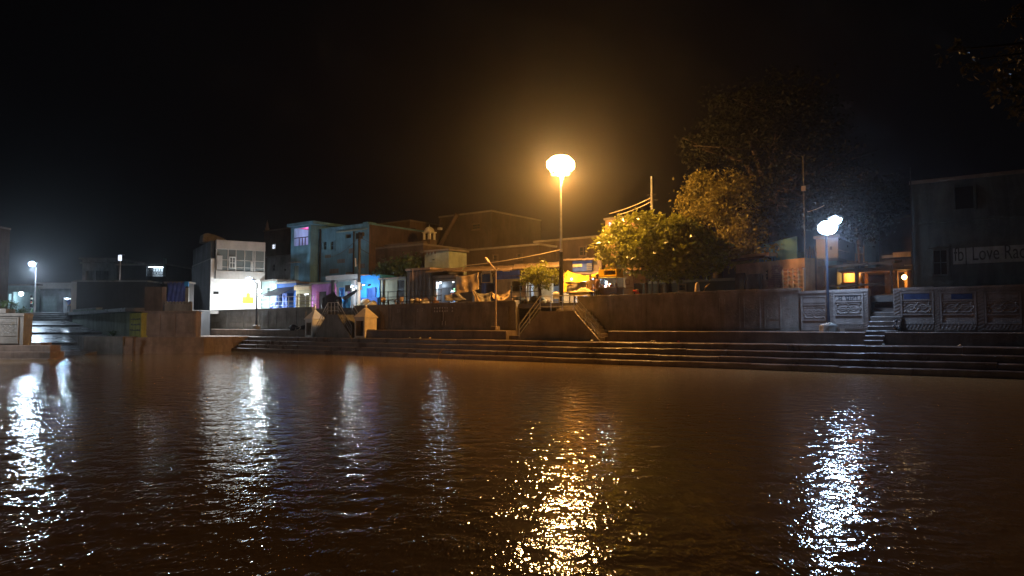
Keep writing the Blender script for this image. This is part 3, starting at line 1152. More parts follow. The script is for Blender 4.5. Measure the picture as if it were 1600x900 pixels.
def rack(b, px0, px1, ytop, label, t_in=1.0, z0=0.0, seed=1, shelves=4, grp=None):
    """stocked shelves standing inside a lit shop"""
    rnd = random.Random(seed)
    x0, x1 = b.X(px0), b.X(px1)
    zt = b.Z((px0 + px1) / 2, ytop)
    o = thing('shop_shelf', label, 'shelf', b.fr.W(b.c + (x0 + x1) / 2, b.t + t_in, b.zb + z0), b.fr.rz, grp)
    L = (x1 - x0) / 2
    h = max(.5, zt - z0)
    q = MB()
    q.box(-L, -L + .04, 0, .35, 0, h)
    q.box(L - .04, L, 0, .35, 0, h)
    q.build('upright', M['iron'], o)
    for k in range(shelves):
        z = h * k / shelves + .05
        q = MB()
        q.box(-L + .04, L - .04, 0.0, .35, z, z + .03)
        q.build('shelf_board', M['whiteplastic'], o)
        q = MB()
        x = -L + .07
        while x < L - .15:
            w = rnd.uniform(.08, .24)
            hh = rnd.uniform(.3, .8) * h / shelves
            if rnd.random() < .8:
                q.box(x, min(x + w, L - .05), .05, .3, z + .03, z + .03 + hh, rnd.randrange(6))
            x += w + .02
        g = q.build('goods', M['goods'], o)
        g['kind'] = 'stuff'
    return o


def bulb(fr, px, py, t, power, col, r, label, name='light_bulb', em='em_bulb', drop=0.35, lr=None, off=(0, 0, -0.02), cat='light bulb'):
    p = fr.WP(px, py, t)
    o = thing(name, label, cat, p, fr.rz)
    q = MB()
    q.ball((0, 0, 0), r, 10, 7)
    q.build('glass_bulb', M[em], o, smooth=True)
    q = MB()
    q.tube([(0, 0, r * .9), (0, 0, r * .9 + .08)], .03, 6)
    q.tube([(0, 0, r * .9 + .08), (0, 0, r * .9 + drop)], .008, 4)
    q.build('holder', M['iron'], o)
    if power:
        light(name + '_light', (p.x + off[0], p.y + off[1], p.z + off[2] - r - (lr or r)), power * 1.8, col, lr or r)
    return o


def tube_light(fr, px0, px1, py, t, power, col, label, light_block=False):
    a, z = fr.hit(px0, py, t)
    c, _ = fr.hit(px1, py, t)
    o = thing('tube_light', label, 'tube light', fr.W((a + c) / 2, t, z), fr.rz)
    L = (c - a) / 2
    q = MB()
    q.tube([(-L, 0, 0), (L, 0, 0)], .022, 8)
    q.build('tube', M['em_bulb'], o, smooth=True)
    q = MB()
    q.box(-L - .03, L + .03, .03, .07, .0, .06)
    q.build('batten', M['whiteplastic'], o)
    if light_block:
        q = MB()
        q.box(-L - .15, L + .15, -.34, -.31, -.42, .12)  # plate added to keep the tube's light off the water
        q.box(-L - .15, L + .15, -.31, .03, .10, .12)
        q.build('light_block', M['iron'], o)
    p = fr.W((a + c) / 2, t - .12, z - .1)
    light('tube_light_lamp', p, power * 2.6, col, .1)
    return o


T = 9.3
# ---- white two-storey house, turned towards the pond
WBF = Fr(math.radians(32), *V2(Vector(((329 - 800) / F * 71.5, 71.5))))
wh = Bld(WBF, 'white_house', 'two storey house with glowing white ground floor and glazed upper storey', 329, 408, 405, 0.0, 11,
         M['white'], [('grille', 359.5, 380, 456.7, 473.5), ('vent', 333.3, 341.8, 455.3, 459.6)], over=0.02, rm=M['offwhite'], slabt=.1)
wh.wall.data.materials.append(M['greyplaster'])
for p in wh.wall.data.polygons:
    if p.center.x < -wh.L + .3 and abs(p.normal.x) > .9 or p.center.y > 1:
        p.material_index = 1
bx = lambda x, y=430: WBF.S(x, 0, y) - wh.c
zz = lambda y, x=370: WBF.Z(x, y, 0) - wh.zb
xa, xb = bx(336), bx(412.5)
q = MB()
q.box(xa, xb, -.35, 11, zz(436.5), zz(424))
q.build('balcony_band', M['offwhite'], wh.o, bevel=.02)
q = MB()
q.box(xa, xb, -.4, 11, zz(391), zz(377))
q.build('roof_parapet', M['offwhite'], wh.o, bevel=.02)
q = MB()
q.box(xa - .35, xa - .02, .5, 11, zz(404), zz(377.5))
q.box(xa + .05, xb - .05, 3.2, 3.4, zz(424), zz(391))
q.box(xb - .25, xb - .05, .2, 3.2, zz(424), zz(391))
q.build('upper_wall', M['greyplaster'], wh.o)
gl = MB()
gl.box(xa + .04, xb - .04, -.18, -.15, zz(423.9), zz(391.1))
gw = gl.build('glazed_front', M['palegl'], wh.o)
for px in (336.6, 355, 367.5, 381, 394, 397, 411.8):
    q = MB()
    c = bx(px)
    q.box(c - .04, c + .04, -.26, -.18, zz(423.9), zz(391.1))
    q.build('mullion', M['offwhite'], gw)
for py in (407, 418):
    q = MB()
    q.box(xa + .05, xb - .05, -.24, -.185, zz(py) - .03, zz(py) + .03)
    q.build('transom', M['offwhite'], gw)
q = MB()
q.facade(bx(357), bx(366.5), zz(420), zz(402), -.36, -.27, [(bx(358), bx(361.3), zz(411), zz(403.5)), (bx(362.2), bx(365.5), zz(411), zz(403.5)), (bx(358), bx(361.3), zz(419), zz(412)), (bx(362.2), bx(365.5), zz(419), zz(412))])
q.build('casement', M['white'], gw)
q = MB()
q.box(bx(337.5), bx(346), -.34, -.27, zz(422.5), zz(401))
q.build('white_panel', M['offwhite'], gw)
q = MB()
q.box(bx(390), bx(394), -.33, -.27, zz(423), zz(408))
q.build('white_panel', M['offwhite'], gw)
ys = thing('yellow_sign', 'bright yellow notice painted board on the white house wall', 'sign', WBF.W(WBF.S(388, 0, 468), -.05, WBF.Z(388, 474, 0)), WBF.rz)
q = MB()
q.box(-.52, .5, -.03, .03, 0, .62)
q.prism([(-.2, .62), (.14, .62), (.14, .95), (-.03, 1.05), (-.2, .95)], -.03, .03)
M['yellowsign'] = mat('yellow_sign_paint', (0.75, 0.62, 0.02), .6, .15, 3, 0)
q.build('board', M['yellowsign'], ys)
q = MB()
for r in range(3):
    q.box(-.4, .38 - .1 * r, -.036, -.03, .1 + .17 * r, .16 + .17 * r)
q.build('lettering', mat('ochre_letters', (.45, .33, .02), .7, .2, 5, 0), ys)
tk = thing('roof_heap', 'tarp covered heap on the white house roof', 'tarp', WBF.W(WBF.S(334, 3, 376), 3, wh.zb + zz(377)), WBF.rz)
q = MB()
q.prism([(-1.2, 0), (1.4, 0), (1.0, .45), (.1, .75), (-.7, .95), (-1.1, .8)], -.6, 1.2)
q.build('cover', M['greycloth'], tk, bevel=.08)
q = MB()
for c in (-.7, .1, .9):
    q.tube([(c, -.66, .02), (c, -.66, .5), (c, .3, .95), (c, 1.26, .5), (c, 1.26, .02)], .015, 4)
q.build('lashing', M['cable'], tk)

# ---- street front of little shops, left to right
b1 = Bld(SH, 'teal_house', 'pale teal rendered house beside the white two storey house', 409, 433, 437, T, 5, M['teal'], [('window', 417, 424, 449, 459, M['teal'])])
b2 = Bld(SH, 'blue_fronted_shop', 'shop with dark blue fascia and drooping dark awning', 432, 463, 440.5, T, 4, M['deepblue'], [('open', 436, 459, 458, None)], cat='shop')
q = MB()
q.add([(b2.X(427), -1.7, b2.Z(430, 465)), (b2.X(460), -1.7, b2.Z(450, 463)), (b2.X(462), -.01, b2.Z(450, 449)), (b2.X(433), -.01, b2.Z(450, 450)),
       (b2.X(427), -1.7, b2.Z(430, 465) + .05), (b2.X(460), -1.7, b2.Z(450, 463) + .05), (b2.X(462), -.01, b2.Z(450, 449) + .05), (b2.X(433), -.01, b2.Z(450, 450) + .05)],
      [(0, 3, 2, 1), (4, 5, 6, 7), (0, 1, 5, 4), (1, 2, 6, 5), (2, 3, 7, 6), (3, 0, 4, 7)])
q.build('awning', M['blacktarp'], b2.o)
b3 = Bld(SH, 'lit_kiosk', 'small kiosk with brightly lit shelves and beige signboard', 462.5, 485.5, 445, T - .1, 3.5, M['beige'], [('open', 463.8, 484, 458.5, None)], cat='shop')
b3.box('signboard', M['signtan'], 461, 485, 446, 453, -.12, -.02)
rack(b3, 464.5, 483.5, 461, 'stocked shelves inside the lit kiosk beside the mauve house', 1.6, 0, 3)
tube_light(SH, 466, 482, 460.5, T + .7, 130, COOL, 'tube light inside the lit kiosk beside the mauve house')
b4 = Bld(SH, 'mauve_house', 'mauve plastered house with stepped parapet and dark doorway', 485.8, 523, 441, T, 5, M['purple'], [('door', 497.5, 510, 455.5, None, M['darkplaster'])], par=0)
b4.box('cornice', M['purple'], 486, 523, 444.5, 446.2, -.1, -.005)
b4.box('door_jamb', M['purple'], 493.5, 497, 456, 486, -.18, -.005)
b5 = Bld(SH, 'whitewashed_house', 'whitewashed house with heavy flat canopy and half lit doorway', 520, 560, 430, T + .2, 5, M['offwhite'],
         [('window', 531, 538, 450, 463, M['brightblue'], M['deepblue']), ('open', 540, 548, 449, None)], over=.45, slabt=.42, rm=M['offwhite'])
b5.box('post', M['offwhite'], 555.5, 559, 438, 488, -.35, -.15)
b5.box('post', M['darkplaster'], 523, 526, 438, 488, -.42, -.25)
b5.box('poster', M['teal'], 526, 549, 440, 448, -.06, -.01)
tube_light(SH, 546, 551, 448, 7.6, 100, COOL, 'white tube light by the half lit doorway of the whitewashed house', True)
b6 = Bld(SH, 'bright_blue_house', 'bright blue painted house with dark doorway and small vent', 562.5, 593, 430, T, 5, M['brightblue'],
         [('vent', 574.5, 579.5, 443.3, 447), ('door', 573, 582, 450, None, M['deepblue'])], over=.1, rm=M['brightblue'])
b6.box('step_band', M['deepblue'], 563, 592, 465, 486, -.16, -.005)
b6.box('door_jamb', M['deepblue'], 583, 588, 449, 464, -.1, -.005)
tube_light(SH, 563, 569, 446, T - 1.3, 48, COOL, 'added tube light brightening the front of the bright blue house', True)  # tube added to brighten the blue front
b7 = Bld(SH, 'beige_house', 'low beige house with an iron gate', 593.5, 634, 433.5, T + .1, 4, M['beige'], [('open', 621, 632, 437, None)], rm=M['roof'])
q = MB()
for k in range(8):
    c = b7.X(621) + (b7.X(632) - b7.X(621)) * (k + .5) / 8
    q.box(c - .025, c + .025, .05, .09, .05, b7.Z(626, 438))
for y in (438.5, 452, 470):
    q.box(b7.X(621), b7.X(632), .04, .1, b7.Z(626, y) - .04, b7.Z(626, y) + .04)
q.build('gate', M['iron'], b7.o)
b7.box('drainpipe', M['iron'], 599, 600.2, 434, 486, -.14, -.03)
b8 = Bld(SH, 'timber_shed', 'tall dark timber shed with leaning pole', 636.5, 671.5, 419, T - 1.2, 4, M['darkplaster'], rm=M['tin'], cat='shed')
for k in range(12):
    a = -b8.L + 2 * b8.L * k / 12
    q = MB()
    q.box(a + .01, a + 2 * b8.L / 12 - .01, -.04 - .02 * (k % 2), -.005, .1, b8.h - .03 - random.uniform(0, .1))
    q.build('plank', M['wood'], b8.o)
lp_ = thing('bamboo_pole', 'bamboo pole leaning on the dark timber shed', 'pole', SH.W(SH.S(643, T - 1.7), T - 1.7, ST), SH.rz)
q = MB()
q.tube([(0.25, 0, 0), (-.25, .35, 3.1)], [.04, .03], 6)
q.build('pole', M['lightwood'], lp_)
for k in range(5):
    q = MB()
    f = (k + 1) / 6
    q.ball((0.25 - .5 * f, .35 * f, 3.1 * f), .045, 6, 4, sq=(1, 1, .4))
    q.build('node', M['lightwood'], lp_)

b9 = Bld(SH, 'pink_shop', 'pinkish shop with bare bulb and bright stocked shelves', 672, 713, 431, T - .8, 4, M['offwhite'], [('open', 681.5, 711.5, 440, None)], cat='shop', rm=M['tin'])
b9.box('signboard', M['tan'], 677, 712, 430, 437, -.1, -.015)
rack(b9, 694, 711, 441, 'bright stocked shelves in the shop with the bare bulb', 1.5, .4, 11, 5)
rack(b9, 683, 692, 448, 'low stocked shelf beneath the bare bulb', 1.5, 0, 12, 4)
bulb(SH, 688, 441.5, T - .5, 22, COOL, .09, 'bare white bulb hanging in the pinkish shop', lr=.12)
tube_light(SH, 697, 709, 441.5, T + .1, 50, COOL, 'tube light above the bright stocked shelves', True)
b10 = Bld(SH, 'cloth_fronted_shop', 'shop front hung with tan cloth beneath the tin roof', 713.5, 752, 430, T - .6, 4, M['tan'], [('open', 738, 751, 446, None)], cat='shop', rm=M['tin'])
b11 = Bld(SH, 'blue_board_shop', 'shop with blue framed board and lit counter', 752.5, 775, 429, T - .6, 4, M['bluesign'], [('open', 757, 772, 443, None)], cat='shop', rm=M['tin'])
b11.box('signboard', M['signtan'], 757, 770, 422.5, 427.5, -.3, -.2)
b11.box('framed_board', M['deepblue'], 756, 769, 429, 441, -.2, -.02)
b11.box('frame', M['signtan'], 754.8, 756, 427, 442, -.24, -.02)
b11.box('frame', M['signtan'], 769, 770.2, 427, 442, -.24, -.02)
b11.box('frame', M['signtan'], 756, 769, 441, 442, -.24, -.02)
rack(b11, 757.5, 771, 446, 'stocked counter in the blue boarded shop', 1.4, .3, 14, 3)
tube_light(SH, 756, 761, 446, T + .1, 60, COOL, 'tube light in the blue boarded shop')
b12 = Bld(SH, 'pink_walled_shop', 'shop with rounded pink wall and dark display window', 775.5, 822, 430, T - .7, 4, M['ochre'], [('open', 798, 816, 439.5, 455)], cat='shop', rm=M['tin'])
b12.box('blue_panel', M['bluesign'], 777, 812, 423, 436, -.12, -.01)
b12.box('board', M['signtan'], 788, 798, 423, 424.6, -.2, -.12)
rack(b12, 799, 815, 441, 'dim shelves behind the dark display window', 1.0, 1.0, 15, 2)
b13 = Bld(SH, 'bright_stall', 'brightly lit white stall behind the small lamp lit tree', 823, 876, 431, T - .9, 4, M['offwhite'], [('open', 826, 834, 438, None), ('open', 862, 875, 437, None)], cat='shop', rm=M['tin'])
rack(b13, 862.5, 874.5, 440, 'white lit shelves beside the lamp mast', 1.5, .2, 17, 4)
rack(b13, 827, 833.5, 440, 'white lit shelves seen past the small tree', 1.5, .2, 18, 4)
tube_light(SH, 863, 874, 438.3, T - .1, 45, COOL, 'tube light over the shelves beside the lamp mast', True)
tube_light(SH, 827, 833.5, 439.3, T - .1, 60, COOL, 'tube light over the shelves past the small tree')
b14 = Bld(SH, 'stall_row', 'dark stall row behind the yellow tarps and food cart', 878, 990, 424, T + 1.3, 4, M['brownplaster'], [('open', 908, 919, 434, None), ('open', 925, 950, 432, None)], cat='shop', rm=M['tin'])
b14.box('signboard', M['bluesign'], 897, 927, 408, 424, -.2, -.05)
b14.box('painted_panel', M['signtan'], 898, 912, 413, 417.5, -.26, -.2)
for k in range(4):
    b14.box('slat', M['greyplaster'], 920, 928, 412 + 3 * k, 413.6 + 3 * k, -.3, -.2)
b14.box('board', M['tan'], 929, 941, 406, 424, -.12, -.02)
rack(b14, 926, 949, 434, 'white lit shelves behind the food cart', 1.6, .2, 19, 4)
tube_light(SH, 926, 948, 433.5, T + 2.0, 80, COOL, 'tube light in the stall behind the food cart')
tube_light(SH, 909, 918, 435.5, T + 2.0, 70, COOL, 'tube light in the stall behind the yellow cloth table')


def tin_roof(label, pts, thick=.06, m='tin', n=10):
    """corrugated sheet between four px/py/t corners: front-left, front-right, back-right, back-left"""
    W = [SH.WP(*p) for p in pts]
    c = sum(W, Vector()) / 4
    o = thing('tin_roof', label, 'roof', c, 0)
    for k in range(n):
        f0, f1 = k / n, (k + 1) / n
        a, b_ = W[0].lerp(W[1], f0), W[0].lerp(W[1], f1)
        d, e = W[3].lerp(W[2], f0), W[3].lerp(W[2], f1)
        up = Vector((0, 0, thick))
        j = Vector((0, 0, .015 * (k % 2) + jit(.012)))
        vs = [x - c + j for x in (a, b_, e, d)] + [x - c + j + up for x in (a, b_, e, d)]
        q = MB()
        q.add(vs, [(0, 3, 2, 1), (4, 5, 6, 7), (0, 1, 5, 4), (1, 2, 6, 5), (2, 3, 7, 6), (3, 0, 4, 7)])
        q.build('sheet', M[m], o)
    return o


tin_roof('long rusty tin roof over the pinkish shop', [(664, 427, T - 2.6), (722, 421.5, T - 2.6), (724, 419, T + .6), (668, 421.5, T + .6)])
tin_roof('rusty tin roof over the blue boarded shop', [(723, 424, T - 1.9), (800, 423, T - 1.9), (802, 416, T + 2), (727, 418, T + 2)])
tin_roof('rusty tin roof above the small lamp lit tree', [(801, 421, T - 1.9), (879, 417, T - 1.9), (879, 410, T + 2), (804, 414, T + 2)])
tin_roof('thin tin sheet roof over the food cart', [(938, 424.3, T - 1.8), (1010, 425, T - 1.8), (1012, 423, T + .8), (940, 422, T + .8)])
tin_roof('flat tin roof at the side of the big leafy tree', [(880, 407.5, T + .8), (930, 405.5, T + .8), (930, 404, T + 2.5), (880, 406, T + 2.5)])

# ---- taller houses behind
Bld(SH, 'dark_house', 'dark brown house with one small lit window', 412, 468, 357, 24, 8, M['brownplaster'],
    [('window', 424.8, 431, 381.5, 389.5, M['beige'], M['em_dim'])])
c2 = Bld(SH, 'grey_house', 'low grey house below the dark brown house', 417, 468, 398.5, 14.5, 6, M['greyplaster'], [('window', 425.5, 431.5, 412.5, 424, M['greyplaster']), ('vent', 443, 447, 420, 423)])
bt = Bld(SH, 'blue_house', 'tall blue plastered house with pink lit balcony room', 498.5, 576.5, 353, 12.8, 8, M['blueplaster'],
         [('window', 505.2, 512.2, 376.8, 391, M['blueplaster']), ('window', 516.3, 523.7, 376.3, 391, M['blueplaster']), ('vent', 540, 548.5, 366, 372)], over=.06, rm=M['blueplaster'])
bt.wall.data.materials.append(M['brownplaster'])
for f_ in bt.wall.data.polygons:
    if f_.center.x > bt.L - .3 and f_.normal.x > .9:
        f_.material_index = 1
bt.box('parapet_pier', M['blueplaster'], 568, 575.5, 347, 353.5, -.08, 1.0)
bt.box('moulding', M['teal'], 527, 574, 359.2, 361.2, -.12, -.005)
q = MB()
x0, x1 = bt.X(467.2, 400), bt.X(497.6, 400)
pa, pb_, pc, pd = bt.X(472.5, 370), bt.X(494.5, 370), bt.Z(483, 385), bt.Z(483, 357.5)
q.facade(x0, x1, 0, bt.Z(483, 354.5), -1.0, -.75, [(pa, pb_, pc, pd), (bt.X(471), bt.X(479), 0, bt.Z(475, 416))])
q.box(x0, x0 + .2, -.75, 5, 0, bt.Z(483, 354.5))
q.box(x1 - .2, x1 - .02, -.75, 5, 0, bt.Z(483, 354.5))
q.build('tower_wall', M['blueplaster'], bt.o)
q = MB()
q.box(x0 - .3, x1 + .8, -1.3, 5, bt.Z(483, 354.5), bt.Z(483, 350))
q.build('tower_roof', M['blueplaster'], bt.o)
q = MB()
q.box(x0 + .2, x1 - .2, 1.6, 1.7, pc - .3, pd + .25)
q.box(x0 + .2, x1 - .2, -.74, 1.6, pc - .3, pc - .1)
q.box(x0 + .2, x1 - .2, -.74, 1.6, pd + .1, pd + .25)
q.build('pink_room', M['magenta'], bt.o)
q = MB()
q.box(pa, pb_, -.95, -.9, (pc + pd) / 2 - .12, (pc + pd) / 2 - .04)
for f in (.33, .55, .75):
    c = pa + (pb_ - pa) * f
    q.box(c - .04, c + .04, -.95, -.9, pc, (pc + pd) / 2 - .12)
q.build('railing', M['iron'], bt.o)
q = MB()
q.box(bt.X(471.5), bt.X(478.5), -.9, -.8, .02, bt.Z(475, 416.5))
q.build('door', M['teal'], bt.o)
q = MB()
q.box(bt.X(465.5), bt.X(481.5), -1.5, -1.0, bt.Z(475, 412), bt.Z(475, 410.7))
q.build('door_canopy', M['greyplaster'], bt.o)
p = SH.W(bt.c + (pa + pb_) / 2, 12.8 + .3, ST + pd - .25)
pl_ = thing('light_bulb', 'bulb lighting the pink balcony room', 'light bulb', p)
q = MB()
q.ball((0, 0, 0), .06, 8, 5)
q.build('glass_bulb', M['em_bulb'], pl_)
q = MB()
q.tube([(0, 0, .05), (0, 0, .3)], .015, 5)
q.build('holder', M['iron'], pl_)
light('pink_room_light', p - Vector((0, 0, .2)), 75, (1, .75, .85), .08)
bt.box('downpipe', M['iron'], 500.6, 501.8, 358, 440, -.14, -.04)
bt.box('downpipe', M['iron'], 553, 554, 362, 440, -.14, -.04)
for (x, y, w_, h_) in ((508, 398, 9, 5), (527, 405, 12, 6), (545, 388, 7, 8), (560, 412, 10, 7), (515, 420, 14, 7), (540, 425, 12, 6)):
    bt.box('peeled_patch', M['greyplaster'], x, x + w_, y, y + h_, -.012, .01)
dw = Bld(SH, 'brown_house', 'broad brown house wall behind the bright blue house', 578, 661, 384, 13.6, 7, M['brownplaster'], over=.05)
for (x, y) in ((590, 398), (607, 405), (631, 394), (648, 412), (600, 420)):
    dw.box('patch', M['tan'], x, x + random.uniform(5, 11), y, y + random.uniform(3, 7), -.02, .01)
dw.box('parapet', M['tan'], 600, 661, 379.5, 384, 0.05, .5)
d2 = Bld(SH, 'upper_house', 'dim upper storey with sloping end behind the brown house', 577, 640, 347, 20, 8, M['tan'], over=.05)
d2.box('wing', M['tan'], 635, 656, 357.5, 385, -.6, 4)
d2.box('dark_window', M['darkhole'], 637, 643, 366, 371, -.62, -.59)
ch = thing('roof_pavilion', 'small white arched pavilion on the rooftops', 'pavilion', SH.WP(666, 374.5, 16), SH.rz)
q = MB()
for x in (-.42, .3):
    for y in (0, .6):
        q = MB()
        q.box(x, x + .16, y, y + .16, 0, .65)
        q.build('column', M['white'], ch)
q = MB()
q.box(-.5, .54, -.08, .84, .65, .75)
q.ball((.02, .38, .75), .5, 12, 8, z0=0)
q.tube([(.02, .38, 1.2), (.02, .38, 1.5)], [.05, .01], 6)
q.build('dome', M['white'], ch, smooth=False)
q = MB()
q.box(-.5, .54, -.08, .84, -3, 0)
q.build('base', M['tan'], ch)
gv = Bld(SH, 'green_house', 'pale green house with scalloped cloth valance', 663.5, 701, 390.5, 12.2, 5, M['palegreen'], [('window', 675, 681, 404, 408, M['palegreen'])], over=.3)
q = MB()
for k in range(4):
    c = gv.X(668.5 + 5 * k)
    q.prism([(c - .15, gv.Z(675, 394)), (c + .15, gv.Z(675, 394)), (c, gv.Z(675, 399))][::-1], -.34, -.31)
q.build('valance', M['wood'], gv.o)
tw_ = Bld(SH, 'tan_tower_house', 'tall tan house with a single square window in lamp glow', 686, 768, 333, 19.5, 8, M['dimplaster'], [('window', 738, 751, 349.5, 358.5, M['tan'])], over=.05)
tw_.box('side_wing', M['dimplaster'], 683, 689, 358, 415, -1.2, .0)
tw_.box('lamp_bracket', M['white'], 690, 694.5, 356.5, 360, -.6, -.3)
q = MB()
q.tube([(tw_.X(694, 400), -1.0, tw_.Z(694, 392)), (tw_.X(722, 400), -.7, tw_.Z(722, 336))], .25, 5)
q.build('stair_slab', M['brownplaster'], tw_.o)
Bld(SH, 'brown_terrace', 'long dim brown terrace behind the tin roofs', 702, 842, 386, 14.5, 7, M['dimplaster'], [('window', 770, 778, 398, 408, M['brownplaster']), ('window', 808, 816, 396, 406, M['brownplaster'])], over=.1)
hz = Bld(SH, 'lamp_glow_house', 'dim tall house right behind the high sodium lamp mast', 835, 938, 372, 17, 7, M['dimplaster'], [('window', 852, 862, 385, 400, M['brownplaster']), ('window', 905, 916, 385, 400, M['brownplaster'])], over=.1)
lw = Bld(SH, 'corner_house', 'ochre house with tiny bright window behind the big leafy tree', 946, 1002, 338, 15, 6, M['ochre'], [('window', 950, 956.5, 346.5, 354.5, M['ochre'], M['em_dim'])], over=.1)

# ---- right of the big trees: ruin, blue gable, dark yard, lettered house
_rc = SH.WP(1205, 430, 7.2)
RF = Fr(SH.rz - math.radians(25), _rc.x, _rc.y)
ru = Bld(RF, 'ruined_house', 'crumbling ochre house with niche and dark doorway', 1150, 1258, 408, 0.0, 5, M['ochre'],
         [('open', 1166, 1187, 428, None), ('vent', 1195, 1199.5, 421, 437)], flat=False)
ru.box('lintel', M['wood'], 1148, 1200, 402.5, 406, -.3, -.02)
ru.box('eave', M['ochre'], 1158, 1205, 397, 402, -.2, .5)
ru.box('door_jamb', M['wood'], 1187.5, 1192, 428, 460, -.1, -.01)
ru.box('door_leaf', M['wood'], 1151, 1165, 427, 460, -.12, -.01)
rnd = random.Random(5)
brick_me = None
for r in range(13):
    for c in range(16):
        px, py = 1201 + c * 3.3 + (1.6 if r % 2 else 0), 416 + r * 2.9
        if px > 1223 and py < 452 or px > 1252 or (px < 1207 and py < 436) or rnd.random() < .12:
            continue
        q = None
        if brick_me is None:
            q = MB()
            q.box(-.055, .055, -.05, .02, -.04, .04)
            ob = q.build('brick', M['brick'], ru.o)
            brick_me = ob
        else:
            ob = brick_me.copy()
            COL.objects.link(ob)
        ob.location = (ru.X(px, py), -.02 + rnd.uniform(-.03, .02), ru.Z(px, py))
        ob.scale = (rnd.uniform(.75, 1), 1, rnd.uniform(.8, 1))
bs = thing('brick_lattice', 'open lattice of stacked bricks against the crumbling ochre house', 'lattice', RF.W(RF.S(1240, -.45), -.45, ST), RF.rz)
hw_ = (RF.S(1256, -.45) - RF.S(1224, -.45)) / 2
hh_ = RF.Z(1240, 420, -.45) - ST
for k in range(5):
    q = MB()
    c = -hw_ + 2 * hw_ * k / 4
    q.box(c - .035, c + .035, 0, .12, 0, hh_)
    q.build('upright', M['offwhite'], bs)
for k in range(7):
    q = MB()
    c = hh_ * (k + .5) / 7
    q.box(-hw_, hw_, .02, .10, c - .03, c + .03)
    q.build('crosspiece', M['ochre'], bs)
    for i in range(4):
        if rnd.random() < .8:
            q = MB()
            x = -hw_ + 2 * hw_ * (i + .5) / 4
            q.box(x - .14, x + .10, .0, .12, c + .03, c + .03 + rnd.uniform(.06, .16))
            q.build('brick', M['brick'], bs)
gb_ = Bld(SH, 'blue_gable', 'pale blue gabled wall above the crumbling ochre house', 1186, 1246, 395, 12.5, 6, M['blueplaster'], flat=False)
q = MB()
q.prism([(-gb_.L, gb_.h), (gb_.L, gb_.h), (gb_.L, gb_.h + .95), (-gb_.L, gb_.h + .55)], 0, .25)
q.build('gable', M['blueplaster'], gb_.o)
tl = Bld(SH, 'teal_hut', 'small teal hut behind the white lamp pole', 1262, 1308, 404, 7.6, 4, M['teal'], [('door', 1283, 1294, 428, None, M['greyplaster'])], rm=M['roof'])
for k in range(4):
    tl.box('post', M['wood'], 1265 + 5 * k, 1267 + 5 * k, 390 - 4 * (k % 2), 460, -.5 - .1 * k, -.4 - .1 * k)
tp = Bld(SH, 'pale_block', 'pale pink rendered block above the teal hut', 1276, 1310, 368, 12, 4, M['offwhite'], [('vent', 1296, 1300, 385, 390)])
yd = Bld(SH, 'yard_shed', 'open fronted shed with orange lit back wall and dark canopy', 1310, 1424, 419, 8.4, 4.5, M['ochre'], [('open', 1313, 1338, 420.5, 441), ('open', 1341, 1398, 420.5, None), ('open', 1402, 1421, 420.5, None)], rm=M['wood'], cat='shed', over=.5)
yd.box('back_board', M['ochre'], 1313, 1345, 412, 452, 1.6, 1.7)
yd.box('back_board', M['ochre'], 1404, 1424, 410, 452, 1.6, 1.7)
bulb(SH, 1413, 433, 9.2, 16, SODIUM, .13, 'orange box lantern glowing in the open fronted shed', name='lantern', em='em_warm', cat='lantern', drop=.25)
bulb(SH, 1339.5, 425, 9.3, 50, SODIUM, .07, 'added unseen orange bulb lighting the open fronted shed', em='em_warm', drop=.15)  # bulb added out of sight to light the back wall
cp = thing('canopy', 'dark sloping canopy on posts over the stairs gap', 'canopy', SH.W(SH.S(1345, 5.6), 5.6, ST), SH.rz)
x0, x1 = -1.9, 1.6
zc = SH.Z(1345, 414, 5.6) - ST
q = MB()
q.add([(x0, -.3, zc - .12), (x1, -.3, zc - .02), (x1, 1.6, zc + .15), (x0, 1.6, zc + .05), (x0, -.3, zc), (x1, -.3, zc + .1), (x1, 1.6, zc + .27), (x0, 1.6, zc + .17)],
      [(0, 3, 2, 1), (4, 5, 6, 7), (0, 1, 5, 4), (1, 2, 6, 5), (2, 3, 7, 6), (3, 0, 4, 7)])
q.build('sheet', M['wood'], cp)
for x in (x0 + .2, -.2, x1 - .2):
    q = MB()
    q.box(x - .05, x + .05, 0, .1, 0, zc - .05)
    q.build('post', M['wood'], cp)
q = MB()
q.box(x0 + .1, x1 - .1, 0.02, .08, .55, .65)
q.build('rail', M['wood'], cp)
rb = thing('bamboo_trellis', 'thin pale pole frame above the dark canopy', 'trellis', SH.W(SH.S(1345, 7.6), 7.6, ST), SH.rz)
for a, c in (((1337, 397), (1337, 412)), ((1350, 384), (1350, 412)), ((1335, 397), (1350, 397)), ((1308, 390), (1326, 394))):
    A_, C_ = SH.hit(*a, 7.6), SH.hit(*c, 7.6)
    o_ = SH.S(1345, 7.6)
    q = MB()
    q.tube([(A_[0] - o_, 0, A_[1] - ST), (C_[0] - o_, 0, C_[1] - ST)], .018, 5)
    q.build('pole', M['lightwood'], rb)
lh = Bld(SH, 'lettered_house', 'big blue green house wall with dark painted lettering and window', 1424.5, 1900, 258, 5.0, 8, M['marine'],
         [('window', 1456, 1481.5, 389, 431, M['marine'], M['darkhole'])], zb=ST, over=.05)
lh.box('window_shade', M['marine'], 1451, 1486, 384, 387.5, -.25, -.005)
lh.box('opening_shade_plate', M['darkhole'], 1493, 1521, 292, 326, -.03, .02)  # flat black plate stands for the shade inside an opening
lh.box('pilaster', M['marine'], 1489.5, 1492.5, 290, 328, -.12, -.005)
lh.box('pilaster', M['marine'], 1521.5, 1525, 290, 328, -.12, -.005)
lh.box('string_course', M['marine'], 1426, 1900, 330, 333.5, -.1, -.005)
